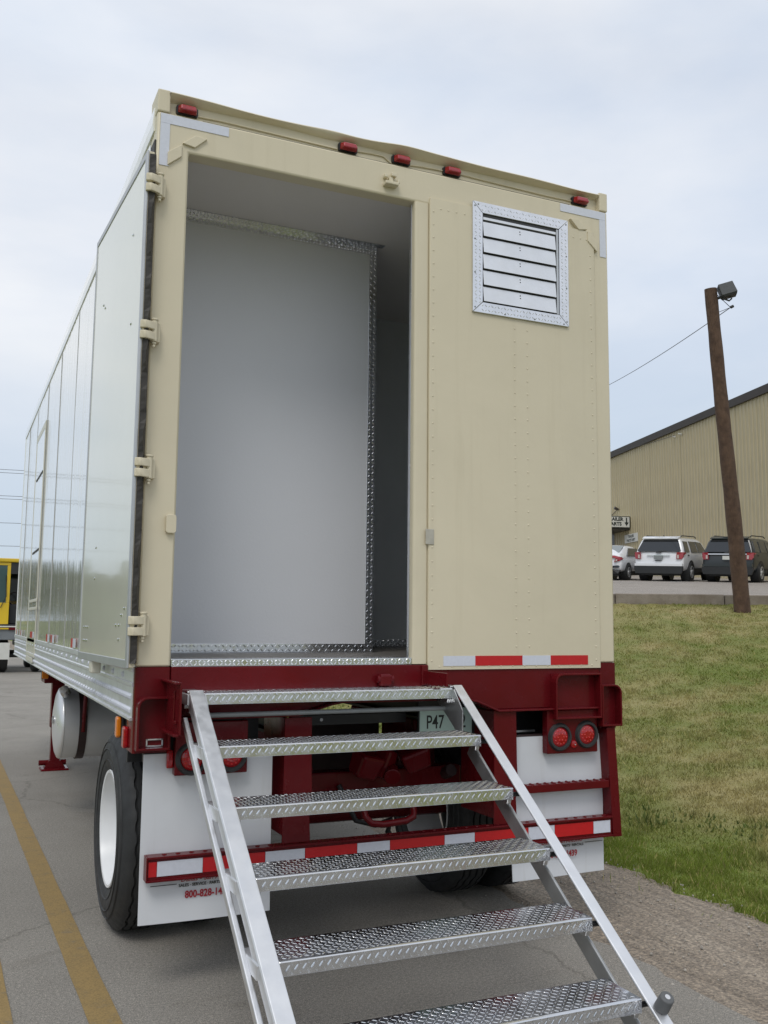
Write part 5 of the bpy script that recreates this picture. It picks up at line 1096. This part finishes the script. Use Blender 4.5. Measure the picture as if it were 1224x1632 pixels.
M['lampgrey'] = mat('lamp_grey', (0.085, 0.088, 0.095), 0.5, var=0.1)
fl_ = MB().hexa([fp(-0.15, -0.11, -0.12), fp(0.17, -0.11, -0.12), fp(0.17, 0.13, -0.12), fp(-0.15, 0.13, -0.12), fp(-0.17, -0.13, 0.13), fp(0.13, -0.13, 0.13), fp(0.13, 0.13, 0.13), fp(-0.17, 0.13, 0.13)]).build('floodlight', 'lampgrey', UP, bevel=0.012)
MB().hexa([fp(-0.13, -0.09, -0.15), fp(0.15, -0.09, -0.15), fp(0.15, 0.11, -0.15), fp(-0.13, 0.11, -0.15), fp(-0.14, -0.10, -0.122), fp(0.16, -0.10, -0.122), fp(0.16, 0.12, -0.122), fp(-0.14, 0.12, -0.122)]).build('floodlight_lens', 'plastic', UP)
MB().tube([pb_.lerp(pt_, 0.965), fx+Vector((-0.05, 0, -0.12)), fx+Vector((0.02, 0, -0.1))], 0.03, 8).tube([fx+Vector((-0.12, 0, -0.20)), fx+Vector((0.05, 0.0, -0.22)), fx+Vector((0.12, 0, -0.16))], 0.018, 6).build('lamp_bracket', 'plastic', UP)
wk = Vector((12.46, 10.30, 8.25))
MB().tube([pb_.lerp(pt_, 0.985)+Vector((0.1, -0.05, 0)), wk], 0.007, 5).tube([wk, pb_.lerp(pt_, 0.93)+Vector((0.08, -0.05, 0))], 0.006, 5).cyl(wk, wk+Vector((0.05, -0.03, 0.03)), 0.03, n=8).build('wire_clamp', 'plastic', UP)
M['wire'] = mat('wire', (0.05, 0.05, 0.055), 0.6)
def wire(label, p, q, sag, r_=0.008, group=None, nm='overhead_wire'):
    p, q = Vector(p), Vector(q); pts = []
    for i in range(21):
        t_ = i/20; v = p.lerp(q, t_); v.z -= sag*4*t_*(1-t_); pts.append(v)
    o = MB().tube(pts, r_, 5).build(nm, 'wire', None, off=(0, 0, 0)); return tag(o, label, 'wire', group)
wire('thin service wire running from the wooden pole down behind the trailer', wk, (23.82, 32.38, 12.0), 0.25, 0.009)
wire('thin wire reaching the insulators under the building eave', wp(8.4, 0.2, 11.60), (23.82, 32.38, 9.3), 0.15, 0.012)
lp_z = float(lotz(np.array([23.9]), np.array([32.5]))[0])
lp_ = thing('power_pole', 'wooden service pole in the parking lot hidden behind the trailer', 'pole', (23.9, 32.5, lp_z), 'far power poles')
MB().tube([(23.9, 32.5, lp_z-0.3), (23.9, 32.5, 8), (23.9, 32.5, 12.5)], [0.17, 0.14, 0.11], 14).build('pole_shaft', 'polewood', lp_, smooth=50)
# far wires left of the trailer, on two poles
zs = [(11.06, 60.0, 'topmost of the far wires left of the trailer'), (10.90, 60.3, 'second far wire from the top left of the trailer'), (9.38, 60.0, 'third far wire from the top left of the trailer'), (9.22, 60.3, 'fourth far wire from the top left of the trailer'), (7.66, 60.0, 'fifth far wire from the top left of the trailer'), (6.20, 60.0, 'lowest of the far wires left of the trailer')]
for z, y, lb in zs: wire(lb, (-44, y, z+0.75), (24, y, z+0.75), 0.85, 0.014, 'far wires left of the trailer')
for x, lb in ((-44, 'far wooden power pole left of the frame carrying the wires'), (24, 'far wooden power pole hidden behind the trailer carrying the wires')):
    pp = thing('power_pole', lb, 'pole', (x, 60.35, float(height(np.array([x*1.0]), np.array([60.35]))[0])-0.3), 'far power poles')
    MB().tube([(x, 60.35, -0.5), (x, 60.35, 6), (x, 60.35, 12.6)], [0.17, 0.15, 0.11], 14).build('pole_shaft', 'polewood', pp, smooth=50)
    for z in (11.73, 10.05, 8.35): MB().beam((x, 59.3, z), (x, 61.0, z), 0.10, 0.12).build('crossarm', 'polewood', pp)
# ------------------------------------------------------------------ yellow yard tractor up the road
M['yellow'] = mat('yellow_paint_cab', (0.62, 0.42, 0.012), 0.35, var=0.06, vscale=3, coat=0.3)
M['deckgrey'] = mat('deck_grey', (0.16, 0.175, 0.19), 0.5, var=0.15, vscale=3)
M['cabglass'] = mat('cab_glass', (0.035, 0.075, 0.075), 0.08, coat=0.3)
YT = thing('yard_tractor', 'yellow cab yard tractor standing up the road behind the trailer', 'truck', (-0.55, 28.5, 0))
cx0, cx1, cz0, cz1, cy0, cy1 = -1.75, 0.55, 1.45, 3.42, 27.3, 29.2
B('cab_roof', 'yellow', YT, cx0-0.03, cx1+0.03, cy0-0.05, cy1+0.05, cz1-0.06, cz1+0.06, bevel=0.03)
B('cab_side', 'yellow', YT, cx0, cx0+0.06, cy0, cy1, cz0, cz1-0.061, bevel=0.02); B('cab_side', 'yellow', YT, cx1-0.06, cx1, cy0, cy1, cz0, cz1-0.061, bevel=0.02)
B('cab_front', 'yellow', YT, cx0+0.06, cx1-0.06, cy1-0.06, cy1, cz0, cz0+0.75); B('windscreen', 'cabglass', YT, cx0+0.08, cx1-0.08, cy1-0.045, cy1-0.02, cz0+0.75, cz1-0.3)
B('cab_front', 'yellow', YT, cx0+0.06, cx1-0.06, cy1-0.06, cy1, cz1-0.3, cz1-0.061)
B('cab_floor', 'plastic', YT, cx0, cx1, cy0, cy1, cz0-0.08, cz0-0.002)
# hinged rear door, left leaf, with its window opening
dx0, dx1 = cx0+0.06, -0.452
for nm, b in (('door_rail', (dx0, dx1, cz0, cz0+0.66)), ('door_rail', (dx0, dx1, cz1-0.16, cz1-0.065)), ('door_stile', (dx1-0.10, dx1, cz0+0.661, cz1-0.161)), ('door_stile', (dx0, dx0+0.16, cz0+0.661, cz1-0.161))):
    B(nm, 'yellow', YT, b[0], b[1], cy0, cy0+0.05, b[2], b[3], bevel=0.012)
B('door_window', 'cabglass', YT, dx0+0.15, dx1-0.09, cy0+0.018, cy0+0.032, cz0+0.65, cz1-0.15, bevel=0)
MB().tube([(-0.70, cy0-0.03, cz0+0.5), (-0.55, cy0-0.05, cz0+0.85), (-0.58, cy0-0.03, cz0+1.5)], 0.012, 6).build('wiper', 'plastic', YT)
B('cab_inner', 'plastic', YT, -0.44, cx1-0.07, cy0+0.3, cy0+0.7, cz0, cz0+0.62, bevel=0.03); B('seat_back', 'plastic', YT, -0.05, 0.45, cy0+0.7, cy0+0.82, cz0+0.62, cz0+1.2, bevel=0.04)
B('cab_visor', 'plastic', YT, -0.45, cx1-0.06, cy0+0.01, cy0+0.06, cz1-0.42, cz1-0.065)
MB().lathe([(0.19, -0.015), (0.21, 0), (0.19, 0.015), (0.175, 0)], (-0.28, cy0+0.5, cz0+0.80), 'y', 20, close=True).build('steering_wheel', 'plastic', YT)
B('deck_frame', 'deckgrey', YT, -1.7, 0.6, 26.75, 27.25, 0.98, 1.33, bevel=0.02); B('frame_rail', 'plastic', YT, -1.1, -0.9, 26.9, 31.0, 0.75, 1.0); B('frame_rail', 'plastic', YT, -0.1, 0.1, 26.9, 31.0, 0.75, 1.0)
B('deck_edge', 'yellow', YT, -1.7, -0.46, 26.70, 26.76, 1.30, 1.345); B('deck_edge', 'maroon', YT, -0.459, 0.6, 26.70, 26.76, 1.28, 1.36); B('deck_plate', 'signw', YT, -1.7, 0.6, 26.74, 27.3, 1.366, 1.40)
for x0, x1 in ((-1.75, -0.40), (0.15, 0.75)): B('mud_flap', 'signw', YT, x0, x1, 26.70, 26.72, 0.40, 0.90)
for x in (-1.45, -1.10, -0.75, 0.2, 0.5):
    for y in (27.35, 30.4):
        MB().lathe([(0.28, -0.13), (0.44, -0.13), (0.50, -0.09), (0.51, 0), (0.50, 0.09), (0.44, 0.13), (0.28, 0.13)], (x+0.2, y, 0.51), 'x', 28, close=True).build('tyre', 'rubber', YT, smooth=40)
MB().cyl((-1.4, 27.35, 0.51), (0.6, 27.35, 0.51), 0.07, n=12).cyl((-1.4, 30.4, 0.51), (0.6, 30.4, 0.51), 0.07, n=12).build('axle', 'plastic', YT)
B('fender_box', 'deckgrey', YT, -1.75, 0.6, 29.3, 31.1, 1.0, 1.6, bevel=0.05)
# ------------------------------------------------------------------ roadside trees mirrored in the glossy trailer side
M['bark'] = mat('bark', (0.06, 0.045, 0.033), 0.9, var=0.3, vscale=6, bump=0.02, bscale=12)
def leafmat(nm, c):
    m = mat(nm, c, 0.6, var=0.35, vscale=0.9); return m
M['leaf1'] = leafmat('leaf_dark', (0.045, 0.070, 0.018)); M['leaf2'] = leafmat('leaf_bright', (0.075, 0.115, 0.024)); M['brush'] = leafmat('dry_brush', (0.16, 0.115, 0.06))
def crown_mesh(nleaf, rx, rz, zc, size, lobes, seed):
    r_ = np.random.default_rng(seed); cs = []
    for _ in range(lobes):
        a = r_.uniform(0, 6.28); q = r_.uniform(0.15, 0.75); cs.append((math.cos(a)*q*rx, math.sin(a)*q*rx, zc+r_.uniform(-0.7, 0.75)*rz, r_.uniform(0.28, 0.5)*rx))
    P_ = []
    for k in range(nleaf):
        c_ = cs[r_.integers(lobes)]; d = r_.normal(size=3); d /= np.linalg.norm(d); P_.append(np.array(c_[:3])+d*c_[3]*r_.uniform(0.55, 1.05)**0.6)
    P_ = np.array(P_); a = r_.normal(size=(nleaf, 3)); a /= np.linalg.norm(a, axis=1)[:, None]; b = np.cross(a, r_.normal(size=(nleaf, 3))); b /= np.linalg.norm(b, axis=1)[:, None]
    s_ = size*r_.uniform(0.6, 1.3, (nleaf, 1)); V_ = np.stack([P_-a*s_, P_+b*s_*0.5, P_+a*s_, P_-b*s_*0.5], 1).reshape(-1, 3)
    mb = MB(); mb.v = [tuple(v) for v in V_]; mb.f = [(4*k, 4*k+1, 4*k+2, 4*k+3) for k in range(nleaf)]; return mb, cs
def make_tree(nm, label, grp, h_, rx, nleaf, lm, seed, size=0.16):
    t_ = thing(nm, label, 'tree' if nm == 'tree' else 'bush', (0, 0, 0), grp); zc = h_*0.62 if nm == 'tree' else h_*0.5
    mb, cs = crown_mesh(nleaf, rx, h_*0.36 if nm == 'tree' else h_*0.45, zc, size, 16, seed); mb.build('crown', lm, t_, recalc=False)
    tr = MB().tube([(0, 0, -0.3), (0.05, 0, h_*0.2), (0.0, 0.08, h_*0.45), (0.05, 0, h_*0.8)], [h_*0.028, h_*0.022, h_*0.016, h_*0.005], 10)
    for c_ in cs[:9]: tr.tube([(0.02, 0.03, h_*0.3), (c_[0]*0.5, c_[1]*0.5, (h_*0.3+c_[2])*0.52), c_[:3]], [h_*0.011, h_*0.007, h_*0.003], 6)
    tr.build('trunk', 'bark', t_, smooth=60); return t_
GT = 'roadside trees mirrored in the trailer side'
pt = [make_tree('tree', 'dark green roadside tree mirrored in the glossy trailer side', GT, 8.5, 3.0, 5200, 'leaf1', 3), make_tree('tree', 'brighter green roadside tree mirrored in the glossy trailer side', GT, 7.2, 2.8, 4600, 'leaf2', 5)]
pbh = make_tree('bush', 'low bush on the far verge mirrored in the trailer side', 'verge bushes mirrored in the trailer side', 2.0, 1.3, 1600, 'leaf2', 8, 0.09)
pdr = make_tree('bush', 'dry brown brush on the far verge mirrored in the trailer side', 'verge bushes mirrored in the trailer side', 1.6, 1.2, 1300, 'brush', 9, 0.08)
used = set()
def put(o, x, y, s, rz):
    c_ = o if o.name not in used else copy_tree(o); used.add(o.name)
    c_.location = (x, y, float(height(np.array([float(x)]), np.array([float(y)]))[0])); c_.rotation_euler = (0, 0, rz); c_.scale = (s, s, s*random.uniform(0.92, 1.12))
TH = {pt[0].name: 8.5, pt[1].name: 7.2}
for i in range(30):
    az = R(2.6+(i*7 % 30)*0.62+random.uniform(-0.2, 0.2)); d = random.uniform(75, 125); o = pt[i % 2 if i % 3 else 0]
    want = 1.6+d*math.tan(R(random.uniform(2.7, 4.0))); put(o, -1.3-d*math.sin(az)-1.0, 4+d*math.cos(az), want/TH[o.name], random.random()*6)
for i in range(16): az = R(2.4+i*1.15); d = random.uniform(48, 66); put(pbh, -2.6-d*math.sin(az)-2.5, 4+d*math.cos(az), random.uniform(1.1, 1.7), random.random()*6)
for i in range(10): az = R(4.0+i*1.5); d = random.uniform(36, 48); put(pdr, -2.6-d*math.sin(az)-3.0, 4+d*math.cos(az), random.uniform(0.5, 0.9), random.random()*6)
